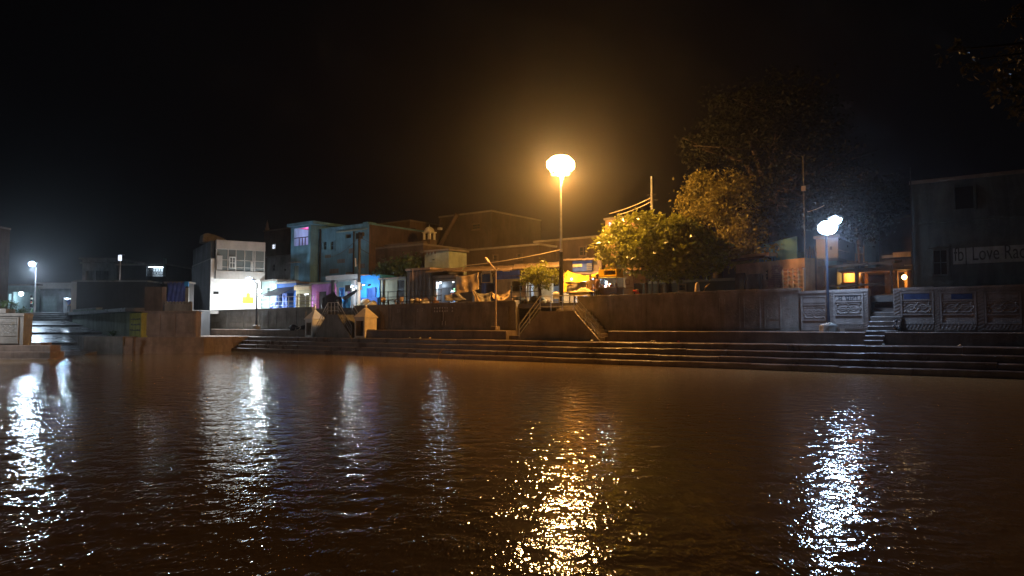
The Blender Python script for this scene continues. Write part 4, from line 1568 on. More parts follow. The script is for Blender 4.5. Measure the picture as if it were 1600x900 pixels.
lh.box('whitewash_band', mat('blue_white_wash', (.42, .48, .52), .85, .35, 1.2, 0, streak=.4), 1489, 1680, 383, 409, -.012, .02)
lh.box('downpipe', M['iron'], 1424.6, 1426.2, 262, 446, -.16, -.08)
zl = lh.Z(1490, 409.5)
textmesh('lettering', 'fb| Love Rad', 0.92, M['wornletter'], lh.o, (lh.X(1490.5, 400), -.016, zl + .04), (PI / 2, 0, 0), .585)
Bld(SH, 'far_pale_house', 'pale lit house wall glimpsed between leaves behind white lamp', 1338, 1368, 330, 16, 5, M['palegreen'], over=.1)
Bld(SH, 'far_dark_house', 'dim brown house behind the dark canopy yard', 1366, 1430, 337, 17, 6, M['brownplaster'], [('window', 1383, 1392, 352, 364, M['brownplaster'])], over=.1)
ml = Bld(SH, 'mound_house', 'low dark rounded mud house with lit lattice top', 1382, 1425, 398, 11, 4, M['brownplaster'], over=.1)
ml.box('lattice_band', M['ochre'], 1396, 1424, 394, 402, -.16, -.1)

# ---- far left street corner
sa = Bld(FN, 'far_lit_shop', 'far shop glaring white inside under a lit canopy edge', 9, 54, 444, 83, 5, M['teal'], [('open', 11, 18, 459, None), ('open', 20, 52, 456, None)], cat='shop', over=.5)
rack(sa, 23, 50, 460, 'stocked shelves in the far glaring shop by the ramp', 2.6, .1, 31, 4)
bulb(FN, 33, 459, 84.0, 45, COOL, .25, 'glaring white lamp inside the far shop', lr=.3)
sb_ = Bld(FN, 'shuttered_shop', 'far shop with grey roller shutter and white lit doorway', 57.5, 117, 441, 84, 5, M['greyplaster'], [('shutter', 66, 90, 463.5, None), ('open', 99, 114, 465, None)], cat='shop', over=.25, slabt=.25)
sb_.box('fascia', M['offwhite'], 58, 116, 442, 451, -.35, -.02)
sb_.box('sill_band', M['greyplaster'], 60, 116, 455, 457.5, -.12, -.005)
tube_light(FN, 101, 110, 467, 85.2, 170, COOL, 'tube light in the white lit doorway of shuttered shop')
sb_.box('inner_partition', M['white'], 96, 117, 455, 490, 2.2, 2.3)
dc = Bld(FN, 'dark_house', 'black unlit house with one edge paled as if lit above the mossy wall', 117.5, 229, 438, 77.6, 3, M['black'], zb=3.2, over=.15, rm=M['conc'])
dc.box('painted_lit_edge', M['offwhite'], 111, 119.5, 440, 492, -.02, .5)  # pale material stands for the light on this edge
dd = Bld(FN, 'flat_roofed_house', 'dim concrete upper house with two dark openings', 128, 181, 403, 88, 6, M['conc'], [('open', 134, 146, 423, 440), ('open', 150, 170, 423, 440)], over=.3)
dd.box('ledge', M['conc'], 128, 181, 410, 412, -.4, -.005)
bh = Bld(FN, 'balcony_house', 'dark house with one ornate balcony glowing white', 184, 262, 412.5, 84, 6, M['black'], [('open', 229, 258, 416, 432)], over=.2)
q = MB()
for k in range(14):
    c = bh.X(230) + (bh.X(257) - bh.X(230)) * (k + .5) / 14
    q.box(c - .03, c + .03, -.08, -.03, bh.Z(243, 432), bh.Z(243, 420) - .3 * (k % 2))
for k in range(6):
    c = bh.X(230) + (bh.X(257) - bh.X(230)) * (k + .5) / 6
    q.tube([(c + .16 * math.cos(a), -.06, bh.Z(243, 427) + .2 * math.sin(a)) for a in [2 * PI * i / 8 for i in range(8)]], .025, 4, closed=True)
q.build('balcony_railing', M['iron'], bh.o)
bh.box('back_room', M['white'], 228, 260, 414, 434, 1.6, 1.7)
bh.box('side_wall', M['teal'], 257, 259.5, 404, 432, -.3, .1)
tube_light(FN, 232, 255, 417.5, 84.6, 25, COOL, 'tube light over the ornate glowing balcony')
bl2 = thing('floodlight', 'tiny white floodlight on a rooftop pole', 'lamp', FN.WP(187.5, 403, 80), 0)
q = MB()
q.box(-.17, .17, -.08, .08, -.3, .3)
q.build('housing', M['em_dim'], bl2, bevel=.03)
q = MB()
q.box(-.1, .5, -.05, .05, .3, .36)
q.tube([(0, 0.1, -.3), (0, 0.1, -3)], .03, 5)
q.build('bracket', M['steel'], bl2)
tb = Bld(FN, 'tarp_house', 'dark house front covered with a blue tarp', 258, 294, 440, 66, 1.2, M['darkplaster'], zb=3.2, over=.1)
q = MB()
n = 14
for i in range(n):
    for j in range(4):
        pass
vs, fs = [], []
x0, x1 = tb.X(262), tb.X(290)
for i in range(n + 1):
    for j in range(9):
        vs.append((x0 + (x1 - x0) * i / n, -.12 + .05 * math.sin(i * 1.9 + j * .6), tb.Z(275, 441) + (tb.Z(275, 473) - tb.Z(275, 441)) * j / 8))
for i in range(n):
    for j in range(8):
        fs.append((i * 9 + j, i * 9 + j + 1, i * 9 + 9 + j + 1, i * 9 + 9 + j))
q.add(vs, fs)
tp_ = q.build('tarp', M['bluetarp'], tb.o, smooth=True)
so = tp_.modifiers.new('solid', 'SOLIDIFY')
so.thickness = .01
tb.box('bright_panel', M['brightblue'], 289.5, 295.5, 440, 447.5, -.2, -.02)
tb.box('pale_side', M['conc'], 291, 296, 450, 474, -.2, -.02)
Bld(FN, 'edge_building', 'dark tall building cut by the edge of the frame', -260, -92, 336, 59, 8, M['brownplaster'], [('window', -180, -160, 400, 425, M['brownplaster'])], zb=2.6, cat='building', over=.05)

# ================================================================ LAMPS AND POLES
# --- high sodium mast
MT = 4.7
mp = SH.WP(877, 470, MT)
mast_top = SH.Z(875, 270, MT)
ms = thing('lamp_mast', 'tall slender mast carrying the glaring orange sodium lamps', 'street lamp', (mp.x, mp.y, ST), SH.rz)
H = mast_top - ST
q = MB()
q.tube([(0, 0, 0), (0, 0, 3.2)], [.15, .13], 10)
q.build('base_tube', M['iron'], ms)
q = MB()
q.tube([(0, 0, 3.2), (0, 0, H)], [.075, .05], 8)
q.build('pole', M['steel'], ms)
q = MB()
q.tube([(.05, 0, H - .9), (.28, 0, H + .1)], .015, 5)
q.build('stay', M['steel'], ms)
q = MB()
q.tube([(.7 * math.cos(a), .7 * math.sin(a), H + .12) for a in [2 * PI * i / 20 for i in range(20)]], .04, 6, closed=True)
q.tube([(-.7, 0, H + .12), (.7, 0, H + .12)], .035, 6)
q.tube([(0, -.7, H + .12), (0, .7, H + .12)], .035, 6)
q.build('ring', M['steel'], ms)
for k in range(6):
    a = 2 * PI * k / 6 + .2
    q = MB()
    q.box(-.12, .12, -.12, .12, -.06, .1)
    q.box(-.03, .03, -.03, .03, .1, .3)
    lum = q.build('floodlight', M['steel'], ms, loc=(.5 * math.cos(a), .5 * math.sin(a), H - .06))
q = MB()
q.ball((0, 0, H + .5), .92, 8, 5, sq=(1, 1, .66))
lens = q.build('glare_ball', M['em_sodium'], ms)  # oversized glowing ball stands in for the glare of the lamps
lp3 = Vector((mp.x, mp.y, mast_top - .27))
aimv = lp3 + Vector((-SH.N.x * .6, -SH.N.y * .6, -1))
light('sodium_light', lp3, P_SODIUM, SODIUM, .32)


def street_lamp(fr, label, px, ybase, yhead, t, z0, heads, mpole, base=True, power=0, aim=None, rbase=.5, spot=None, baselabel=None):
    p = fr.WP(px, ybase, t)
    o = thing('street_lamp', label, 'street lamp', (p.x, p.y, z0), fr.rz)
    h = fr.Z(px, yhead, t) - z0
    q = MB()
    q.tube([(0, 0, 0), (0, 0, h * .45), (0, 0, h)], [.085, .07, .05], 10)
    q.build('pole', M[mpole], o, smooth=False)
    q = MB()
    q.tube([(0, 0, .25), (0, 0, .75)], .1, 10)
    q.build('sleeve', M[mpole], o)
    if base:
        q = MB()
        n = 10
        vs, fs = [], []
        for k, (r, z) in enumerate(((rbase, 0), (rbase * .97, .30), (rbase * .8, .36), (.12, .40))):
            for i in range(n):
                a = 2 * PI * i / n
                vs.append((r * math.cos(a) * (1 + jit(.05)), r * math.sin(a) * .8 * (1 + jit(.05)), z))
        for k in range(3):
            for i in range(n):
                fs.append((k * n + i, k * n + (i + 1) % n, (k + 1) * n + (i + 1) % n, (k + 1) * n + i))
        q.add(vs, fs)
        q.build('concrete_base', M['conc'], o)
    for (hx, hy, r, em) in heads:
        s_, z = fr.hit(hx, hy, t)
        x = s_ - fr.hit(px, ybase, t)[0]
        z -= z0
        q = MB()
        q.tube([(0, 0, h - .1), (x * .4, -.1, z + .05), (x, -.18, z + .12)], .03, 6)
        q.build('arm', M[mpole], o)
        q = MB()
        q.box(x - r, x + r, -.25, .3, z + .06, z + .2)
        f = q.build('lamp_housing', M['steel'], o, bevel=.03)
        q = MB()
        q.ball((x, -.1, z), r, 12, 8, sq=(1, .8, .75))
        q.build('lens', M[em], f, smooth=True)  # ball made oversized to take in the glare of the lamp
    return o, p


rl_, rp_ = street_lamp(SH, 'white lamp pole with bluish glare before the carved name panel', 1294, 508, 362, 3.15, PLT, [(1294, 356, .46, 'em_white'), (1306, 344, .3, 'em_white')], 'bluepaint', rbase=.42)
p = SH.WP(1294, 358, 3.0)
light('right_lamp_light', (p.x - .05, p.y - .45, p.z - .35), P_RIGHT, (.42, .62, 1), .3, spot=math.radians(150), aim=(p.x - 2, p.y - 5, p.z - 9))
ml_, mp_ = street_lamp(SH, 'blue lamp pole glaring white against the white house', 400.5, 512, 442, 3.15, PLT, [(391, 439, .42, 'em_white')], 'bluepaint', rbase=.4)
p = SH.WP(392, 438, 4.2)
light('mid_lamp_light', (p.x, p.y, p.z - .45), P_MID, WHITE, .35, spot=math.radians(176), aim=(p.x - .5, p.y + 1.5, p.z - 5))
wl_ = bulb(SH, 405, 454.5, T - 1.6, 240, WHITE, .2, 'white wall lamp beside the white two storey house', name='wall_lamp', cat='lamp', lr=.15)
fl_, fp_ = street_lamp(FN, 'far white street lamp above the wet ramp', 54, 489, 418, 79.5, ST, [(51, 412.5, .36, 'em_white')], 'steel', base=False)
p = FN.WP(50, 412.5, 79.0)
light('far_lamp_light', (p.x, p.y, p.z - .5), P_FAR, COOL, .3, spot=math.radians(165), aim=(p.x + 2, p.y - 3, p.z - 6))
el_, ep_ = street_lamp(FN, 'street lamp of the left bank standing just outside the frame', -95, 530, 400, 42.5, .4, [(-86, 402, .36, 'em_white')], 'steel')
p = FN.WP(-86, 402, 42.0)
light('bank_lamp_light', (p.x, p.y, p.z - .5), 700, (.95, .95, 1), .3, spot=math.radians(150), aim=(p.x + 2, p.y + 3, p.z - 5))
# --- unlit bent lamp post
bp_ = thing('bent_lamp_post', 'unlit bent lamp post on a concrete block by the stencilled wall', 'lamp post', SH.W(SH.S(774.5, 3.2, 512), 3.2, PLT), SH.rz)
hb = SH.Z(774, 421, 3.2) - PLT
q = MB()
q.tube([(0, 0, .1), (0, 0, hb * .96), (-.08, 0, hb), (-.5, -.15, hb + .55)], [.06, .05, .045, .04], 8)
q.build('pole', M['tin'], bp_)
q = MB()
q.box(-.22, .22, -.12, .12, -.05, .06)
f = q.build('lamp_head', M['tin'], bp_, bevel=.03, loc=(-.58, -.17, hb + .62))
f.rotation_euler = (0, math.radians(50), 0)
q = MB()
q.box(-.24, .16, -.22, .22, 0, .26)
q.build('concrete_block', M['tan'], bp_, bevel=.03)
q = MB()
q.tube([(.05, 0, hb - .1), (.12, 0, hb + .12)], .05, 6)
q.build('bracket', M['tin'], bp_)

# --- utility pole with dark head
up = thing('utility_pole', 'dark utility pole with box top before the blue house', 'pole', SH.W(SH.S(560.5, 6.6), 6.6, ST), SH.rz)
hu = SH.Z(560, 363, 6.6) - ST
zsp = SH.Z(560, 441, 6.6) - ST
q = MB()
q.tube([(0, 0, zsp), (0, 0, hu)], [.13, .11], 8)
q.build('pole', M['iron'], up)
q = MB()
q.tube([(0, 0, 0), (0, 0, zsp)], [.15, .14], 8)
q.build('white_lower_pole', M['white'], up)
q = MB()
q.box(-.22, .24, -.2, .15, hu - .55, hu - .1)
q.box(.1, .5, -.15, .1, hu - .35, hu - .05)
q.build('junction_box', M['iron'], up, bevel=.02)
q = MB()
q.tube([(-.3, -.1, hu * .55), (-.35, -.1, hu * .66)], .05, 6)
q.tube([(-.05, 0, hu * .57), (-.33, -.1, hu * .57)], .025, 6)
q.build('insulator', M['white'], up)
bulb(SH, 552, 452, 5.3, 30, WHITE, .06, 'small bright lamp hung on the street edge above the grey stairs', name='stair_lamp', cat='lamp', drop=.3)
# --- thin poles
xp = thing('antenna_mast', 'thin antenna mast with aerial and small box', 'antenna', SH.W(SH.S(1260, 7.2), 7.2, ST), SH.rz)
hx = SH.Z(1260, 243, 7.2) - ST
q = MB()
q.tube([(0, 0, 0), (0, 0, hx)], [.05, .035], 6)
q.build('mast', M['iron'], xp)
q = MB()
q.tube([(-.5, 0, hx + .12), (.55, 0, hx - .12)], .016, 5)
for k in range(6):
    f = -.42 + .18 * k
    q.tube([(f, -.25, hx - f * .22), (f, .25, hx - f * .22)], .009, 4)
q.build('aerial', M['iron'], xp)
q = MB()
zb_ = SH.Z(1260, 294, 7.2) - ST
q.box(-.1, .12, -.14, -.03, zb_ - .15, zb_ + .12)
q.build('box', M['signtan'], xp, bevel=.01)
q = MB()
q.ball((.22, -.08, zb_ + .05), .13, 8, 6, sq=(1, .3, 1))
q.build('dish', M['iron'], xp)
mpole = thing('metal_pole', 'bare bright metal pole rising above the leafy tree', 'pole', SH.W(SH.S(1020, 12), 12, ST), SH.rz)
hm = SH.Z(1020, 275, 12) - ST
q = MB()
q.tube([(0, 0, 0), (0, 0, hm)], [.11, .08], 8)
q.build('pole', M['steel'], mpole)
q = MB()
zc = SH.Z(1020, 311, 12) - ST
q.tube([(-.4, 0, zc), (.45, 0, zc - .1)], .035, 5)
q.tube([(-.3, 0, zc + .35), (.3, 0, zc + .3)], .03, 5)
q.build('crossarm', M['iron'], mpole)
mosque = thing('spire', 'slim pale spire far behind the white house', 'spire', SH.WP(417.5, 357, 30), SH.rz)
q = MB()
q.tube([(0, 0, -1), (0, 0, .1), (0, 0, .12), (0, 0, .5), (0, 0, 1.2)], [.35, .3, .12, .2, .02], 8)
q.build('spire_shaft', M['offwhite'], mosque)
q = MB()
q.ball((0, 0, .25), .22, 8, 6)
q.build('finial', M['offwhite'], mosque)


def cable(label, a, b_, sag, r=.018, m='cable', n=14):
    A_, B_ = Vector(a), Vector(b_)
    c = (A_ + B_) / 2
    pts = []
    for i in range(n + 1):
        f = i / n
        p = A_.lerp(B_, f)
        p.z -= sag * 4 * f * (1 - f)
        pts.append(p - c)
    q = MB()
    q.tube(pts, r, 5)
    o = q.build('cable', M[m], loc=c)
    tag(o, label, 'cable')
    return o


pole_c = SH.W(SH.S(560.5, 6.6), 6.6, ST + hu - .4)
cable('pale cable slung from the bent lamp post to the lamp mast', SH.WP(726, 415, 6.0), SH.WP(877, 390, MT - .1), .12, .028, 'palecable')
cable('dark cable from the utility pole to the pale green house', pole_c, SH.WP(664, 392, 12.0), .5, .02)
cable('lower dark cable from the utility pole across the brown house', pole_c - Vector((0, 0, .9)), SH.WP(664, 400, 12.0), .8, .02)
cable('dark cable from the utility pole past the blue house windows', pole_c + Vector((0, 0, .1)), SH.WP(500, 400, 12.4), .7, .018)
cable('upper cable from the bare metal pole into the lamp glow', SH.WP(1019, 308, 12), SH.WP(952, 334, 12), .1, .03, 'palecable')
cable('lower cable from the bare metal pole into the lamp glow', SH.WP(1019, 314, 12), SH.WP(964, 336, 12), .1, .03, 'palecable')
cable('slack cable from the antenna mast toward the white lamp', SH.WP(1262, 331, 7.2), SH.WP(1288, 321, 6.5), .03, .014, 'palecable')
cable('short pale cable above the teal hut', SH.WP(1308, 389, 7), SH.WP(1328, 394, 7), .02, .014, 'palecable')
cable('cable sagging across the front of the mauve house', SH.WP(433, 472, T - .6), SH.WP(560, 458, 6.6), .25, .012)


# ================================================================ RAILINGS ALONG THE STREET EDGE
def street_rail(label, p0, p1, posts, z0, h, m, rails=(1, .62, .28), t=4.25):
    a, c = SH.S(p0, t), SH.S(p1, t)
    o = thing('street_railing', label, 'railing', SH.W((a + c) / 2, t, z0), SH.rz)
    L = (c - a) / 2
    for f in rails:
        q = MB()
        q.tube([(-L, 0, h * f), (L, 0, h * f)], .024, 6)
        q.build('rail', M[m], o)
    for px in posts:
        x = SH.S(px, t) - (a + c) / 2
        q = MB()
        q.tube([(x, 0, -.1), (x, 0, h + .05)], .03, 6)
        q.build('post', M[m], o)
    return o


street_rail('pipe railing above the long grey carved wall', 404, 491, [405, 421, 435, 451, 463, 477, 490], 3.5, 1.0, 'steel')
street_rail('dark pipe railing above the white stencilled wall', 594, 690, [595, 606, 620, 640, 655, 672, 689], 3.52, 1.05, 'iron')
street_rail('dark pipe railing before the small lamp lit tree', 798, 842, [799, 813, 828, 841], 3.6, 1.0, 'iron')


# ================================================================ CLOTHS, HEAPS, STALL THINGS
def cloth(name, label, pts, sag, m, wr=.04, n=12, thick=.008, seed=0, cat='cloth', grp=None):
    """four px/py/t corners: a0 b0 (top), b1 a1 (bottom)"""
    rnd = random.Random(seed)
    W = [SH.WP(*p) for p in pts]
    c = sum(W, Vector()) / 4
    ph = [rnd.uniform(0, 6) for _ in range(6)]
    q = MB()
    vs, fs = [], []
    for i in range(n + 1):
        u = i / n
        for j in range(n + 1):
            v = j / n
            p = W[0].lerp(W[1], u).lerp(W[3].lerp(W[2], u), v)
            s_ = sag * 4 * u * (1 - u)
            p = p - Vector((0, 0, s_ * (1 - .3 * v)))
            d = wr * (math.sin(9 * u + ph[0] + 2 * v) + .6 * math.sin(17 * u + ph[1] - 3 * v) + .5 * math.sin(11 * v + ph[2] + 4 * u))
            p = p + Vector((SH.N.x, SH.N.y, .3)) * d
            vs.append(p - c)
    for i in range(n):
        for j in range(n):
            a = i * (n + 1) + j
            fs.append((a, a + 1, a + n + 2, a + n + 1))
    q.add(vs, fs)
    o = q.build(name, m, smooth=True, loc=c)
    s2 = o.modifiers.new('solid', 'SOLIDIFY')
    s2.thickness = thick
    tag(o, label, cat, grp)
    return o


cloth('tarp', 'black tarp peak draped over a stall before the mauve house', [(503, 466, 6.2), (523, 456, 7.0), (538, 483, 6.0), (500, 485, 5.4)], -.05, M['blacktarp'], .07, seed=1, cat='tarp')
cloth('tarp', 'black tarp skirt hanging beside the steel railing of the grey stairs', [(520, 459, 6.8), (533, 464, 6.6), (535, 486, 5.8), (514, 486, 5.6)], .05, M['blacktarp'], .08, seed=2, cat='tarp')
cloth('tarp', 'long dark tarp wing stretched toward the utility pole', [(534, 464, 6.6), (560, 449, 6.7), (561, 453, 6.5), (537, 470, 6.2)], .08, M['blacktarp'], .03, seed=3, cat='tarp')
cloth('hanging_cloth', 'blue cloth hanging from the railing under the dark awning', [(440.5, 458, 6.5), (449.5, 458, 6.5), (449, 483, 6.4), (441, 483, 6.4)], .0, M['bluecloth'], .06, seed=4)
cloth('hanging_cloth', 'blue bundle cloth slumped on the railing by the teal house', [(423, 476, 5.5), (432, 470, 5.5), (436, 484, 5.3), (420, 485, 5.3)], -.05, M['bluecloth'], .07, seed=5)
cloth('hanging_cloth', 'bright blue cloth hung in front of the whitewashed house', [(535, 468, 7.2), (547, 462, 7.2), (547, 482, 7.0), (536, 483, 7.0)], .0, M['brightblue'], .06, seed=6)
cloth('hanging_cloth', 'tan cloth sheet hung across the shop front', [(713, 431, 7.3), (749, 425, 7.3), (748, 452, 7.4), (713, 458, 7.4)], .12, M['tancloth'], .06, seed=7, n=18)
cloth('hammock_cloth', 'grey cloth sagging like a hammock with bright edge', [(738, 453, 5.2), (768, 456, 5.2), (766, 472, 4.9), (742, 473, 4.9)], .2, M['greycloth'], .05, seed=8, n=16)
cloth('hammock_cloth', 'bright tan edge of cloth beside the grey hammock', [(738, 453, 5.0), (741, 454, 5.0), (752, 472, 4.8), (743, 471, 4.8)], .0, M['tancloth'], .03, seed=9)
cloth('hammock_cloth', 'tan cloth sagging below the rounded pink wall', [(768, 455, 5.3), (797, 453, 5.3), (795, 464, 5.0), (771, 466, 5.0)], .28, M['tancloth'], .05, seed=10, n=16)
cloth('hammock_cloth', 'dark cloth drooping before the bright shop', [(694, 460, 5.8), (713, 456, 5.8), (728, 468, 5.4), (695, 469, 5.4)], .1, M['greycloth'], .05, seed=11)
cloth('yellow_tarp', 'bright yellow tarp peak glowing beside the lamp mast', [(887, 422, 7.0), (918, 431, 7.4), (905, 441, 6.6), (880, 446, 6.2)], .08, M['yellowtarp'], .05, seed=12, cat='tarp')
cloth('yellow_tarp', 'yellow tarp awning stretched to the food cart', [(916, 430, 7.2), (940, 423.5, 7.4), (922, 437, 6.2), (898, 441, 6.2)], .06, M['yellowtarp'], .04, seed=13, cat='tarp')
cloth('yellow_tarp', 'side flap of the yellow tarp next to the mast', [(881, 430, 6.4), (888, 422, 7.0), (886, 456, 6.0), (880, 458, 5.8)], .0, M['yellowtarp'], .04, seed=14, cat='tarp')
cloth('screen_cloth', 'dark brown screen cloth below the yellow tarps', [(884, 440, 6.3), (919, 440, 6.6), (919, 456, 6.6), (884, 459, 6.3)], .02, M['greycloth'], .05, seed=15)


def heap(name, label, px0, px1, ytop, t, m, seed, cat, z0=ST, n=9, depth=.5, hscale=1.0, group=None):
    rnd = random.Random(seed)
    a, c = SH.S(px0, t), SH.S(px1, t)
    h = (SH.Z((px0 + px1) / 2, ytop, t) - z0) * hscale
    o = thing(name, label, cat, SH.W((a + c) / 2, t, z0), SH.rz, group)
    L = (c - a) / 2
    ms_ = m if isinstance(m, list) else [m]
    for k in range(n):
        f = rnd.uniform(-.8, .8)
        hh = h * (1 - abs(f) * .6)
        q = MB()
        r = rnd.uniform(.22, .4) * min(L, 1.0)
        cz = rnd.uniform(.15, .9) * max(.05, hh - r * .6)
        q.ball((0, 0, 0), r, 9, 6, sq=(1.2, .9, .72))
        mm = ms_[k % len(ms_)]
        b_ = q.build('bundle', mm, o, smooth=True, loc=(f * L, rnd.uniform(-.5, .5) * depth, cz))
        b_.rotation_euler = (rnd.uniform(-.4, .4), rnd.uniform(-.5, .5), rnd.uniform(0, 3))
        for v in b_.data.vertices:
            v.co *= 1 + rnd.uniform(-.14, .14)
    return o


heap('covered_heap', 'pale cloth covered heap beside the white pole foot', 562, 588, 465, 6.2, [M['whitecloth'], M['beige']], 21, 'heap', n=12)
heap('goods_heap', 'brown bundles on the street before the iron gate', 590, 600, 474, 6, [M['tancloth'], M['wood']], 22, 'heap')
heap('goods_heap', 'dark clutter heaped at the foot of the timber shed', 641, 672, 462, 5.2, [M['greycloth'], M['wood'], M['tancloth']], 23, 'heap', n=12)
heap('cloth_pile', 'tan cloth pile on the wall before the dark display window', 797, 824, 458, 5.1, [M['tancloth'], M['ochre'], M['greycloth']], 24, 'heap', n=14)
heap('goods_heap', 'jumbled goods before the small lamp lit tree', 826, 858, 459, 5.4, [M['greycloth'], M['wood'], M['tancloth']], 25, 'heap', n=12)
heap('red_heap', 'red and orange cloth heap before the yellow door panel', 984, 1000, 448, 6.2, [M['redcloth'], M['redcloth'], M['tancloth']], 26, 'heap', n=12)
heap('rubble_heap', 'low rubble mound at the foot of crumbling house', 1165, 1222, 456, 5.6, [M['greyplaster'], M['ochre'], M['darkplaster']], 27, 'heap', n=16)
heap('black_bundle', 'shiny black plastic bundle on the ledge by the white shrine', 455, 475.5, 505, 2.85, [M['blacktarp'], M['blacktarp'], M['whitecloth']], 28, 'bundle', z0=PLT, n=10, depth=.3)
heap('black_sack', 'black sack slumped against the carved pilaster by the straight stairs', 1393, 1408, 493, 2.9, [M['blacktarp']], 29, 'sack', z0=PLT, n=9, depth=.3)
heap('rag_bundle', 'pale rag on the base of the white lamp pole', 1288, 1303, 503.5, 3.0, [M['whitecloth']], 30, 'rag', z0=PLT + .36, n=4, depth=.1)

# tables, chairs, cart
tbl = thing('wooden_table', 'low dark table with two chairs by the iron gate', 'table', SH.W(SH.S(612, 5.6), 5.6, ST), SH.rz)
q = MB()
q.box(-.7, .7, -.3, .3, .55, .6)
q.build('table_top', M['wood'], tbl)
for x in (-.62, .62):
    for y in (-.24, .24):
        q = MB()
        q.box(x - .03, x + .03, y - .03, y + .03, 0, .55)
        q.build('leg', M['wood'], tbl)


def chair(label, px, t, m, rz, z=ST, grp=None):
    o = thing('chair', label, 'chair', SH.W(SH.S(px, t), t, z), rz, grp)
    q = MB()
    q.box(-.22, .22, -.22, .22, .40, .44)
    q.build('seat', M[m], o, bevel=.015)
    q = MB()
    n = 8
    vs, fs = [], []
    for i in range(n + 1):
        a = -1.1 + 2.2 * i / n
        x, y = .25 * math.sin(a), .05 + .2 * math.cos(a)
        for z_, s_ in ((.44, 1), (.84 - .12 * abs(math.sin(a)) ** 2, 1.05)):
            vs.append((x * s_, y * s_, z_))
    for i in range(n):
        fs.append((2 * i, 2 * i + 2, 2 * i + 3, 2 * i + 1))
    q.add(vs, fs)
    b_ = q.build('backrest', M[m], o, smooth=True)
    sd = b_.modifiers.new('s', 'SOLIDIFY')
    sd.thickness = .025
    for x in (-.19, .19):
        for y in (-.19, .19):
            q = MB()
            q.tube([(x, y, .40), (x * 1.15, y * 1.15, 0)], [.025, .02], 6)
            q.build('leg', M[m], o)
    for x in (-.25, .25):
        q = MB()
        q.box(x - .03, x + .03, -.2, .16, .6, .63)
        q.build('armrest', M[m], o, bevel=.01)
    return o


chair('white plastic chair at the head of the sodium lit stairs', 870.5, 4.7, 'whiteplastic', SH.rz + PI + .3, ST - .12)
chair('brown chair at the near end of the low dark table', 600, 5.6, 'lightwood', SH.rz + 1.4)
chair('brown chair at the far end of the low dark table', 624.5, 5.7, 'lightwood', SH.rz - 1.3)

stl = thing('market_table', 'market table covered with lumpy yellow cloth', 'table', SH.W(SH.S(911, 5.2), 5.2, ST), SH.rz)
q = MB()
q.box(-.85, .75, -.35, .35, .6, .66)
q.build('table_top', M['wood'], stl)
for x in (-.78, .68):
    for y in (-.3, .3):
        q = MB()
        q.box(x - .03, x + .03, y - .03, y + .03, 0, .6)
        q.build('leg', M['wood'], stl)
yh = thing('yellow_cloth', 'lumpy yellow cloth over goods on the market table', 'cloth', SH.W(SH.S(911, 5.2), 5.2, ST + .66), SH.rz)
q = MB()
vs, fs = [], []
rr = random.Random(3)
n1, n2 = 16, 8
for i in range(n1 + 1):
    for j in range(n2 + 1):
        x, y = -.8 + 1.5 * i / n1, -.36 + .72 * j / n2
        ed = min(1, 5 * min(i / n1, 1 - i / n1, j / n2, 1 - j / n2))
        vs.append((x, y, .02 + ed * (.1 + .1 * math.sin(5 * x + 1) + rr.uniform(0, .09)) - (0.25 if j == 0 else 0)))
for i in range(n1):
    for j in range(n2):
        a = i * (n2 + 1) + j
        fs.append((a, a + n2 + 1, a + n2 + 2, a + 1))
q.add(vs, fs)
q.build('sheet', M['shirt_y'], yh, smooth=True)
fc = thing('food_cart', 'lit street food cart with yellow cabinet and awning lip', 'cart', SH.W(SH.S(952, 6.0), 6.0, ST), SH.rz)
q = MB()
q.box(-.75, .75, -.4, .4, .45, .9)
q.build('body', M['wood'], fc, bevel=.02)
q = MB()
q.box(-.85, .8, -.5, .45, .9, .96)
q.build('counter', M['lightwood'], fc)
for x in (-.7, .72):
    q = MB()
    q.box(x - .025, x + .025, -.38, -.33, .96, 1.62)
    q.build('post', M['lightwood'], fc)
q = MB()
q.facade(-.5, .75, 1.62, 2.05, -.42, .4, [(-.12, .68, 1.7, 1.97)])
q.build('cabinet', M['yellowtarp'], fc)
q = MB()
q.box(-.12, .68, .1, .14, 1.7, 1.97)
q.build('cabinet_back', M['wood'], fc)
q = MB()
q.box(-.95, .85, -.6, .45, 1.56, 1.62)
q.build('awning_lip', M['yellowtarp'], fc)
for x in (-.5, .5):
    for y in (-.42, .42):
        q = MB()
        q.tube([(x + .3 * math.cos(a), y, .3 + .3 * math.sin(a)) for a in [2 * PI * i / 16 for i in range(16)]], .03, 5, closed=True)
        for k in range(4):
            a = PI * k / 4
            q.tube([(x - .3 * math.cos(a), y, .3 - .3 * math.sin(a)), (x + .3 * math.cos(a), y, .3 + .3 * math.sin(a))], .008, 4)
        q.build('wheel', M['iron'], fc)
POTS = ('small red pot first from the open end of the cart counter', 'steel pot beside the small red pot on the cart counter', 'larger red pot before the steel pots on the cart counter', 'steel pot near the whiter bulb of the cart', 'red pot in the middle of the cart counter', 'wide steel pot under the warm bulb of the cart')
for k in range(6):
    tg = thing('cooking_pot', POTS[k], 'pot', SH.W(SH.S(952, 6) - .65 + .22 * k, 5.85 + .2 * (k % 2), ST + .96), SH.rz, 'pots on the food cart')
    q = MB()
    r = .07 + .03 * (k % 3)
    q.tube([(0, 0, 0), (0, 0, .02), (0, 0, .12 + .04 * (k % 2))], [r * .8, r, r * 1.05], 9)
    q.build('pot_body', M['steel'] if k % 2 else M['redcloth'], tg)
    q = MB()
    q.ball((0, 0, .13 + .04 * (k % 2)), r, 8, 5, sq=(1, 1, .5))
    q.build('contents', M['goods'][k % 4], tg)
bulb(SH, 953, 444.5, 5.85, 60, (1, .85, .55), .07, 'warm bulb hanging over the food cart counter', em='em_warm', drop=.2)
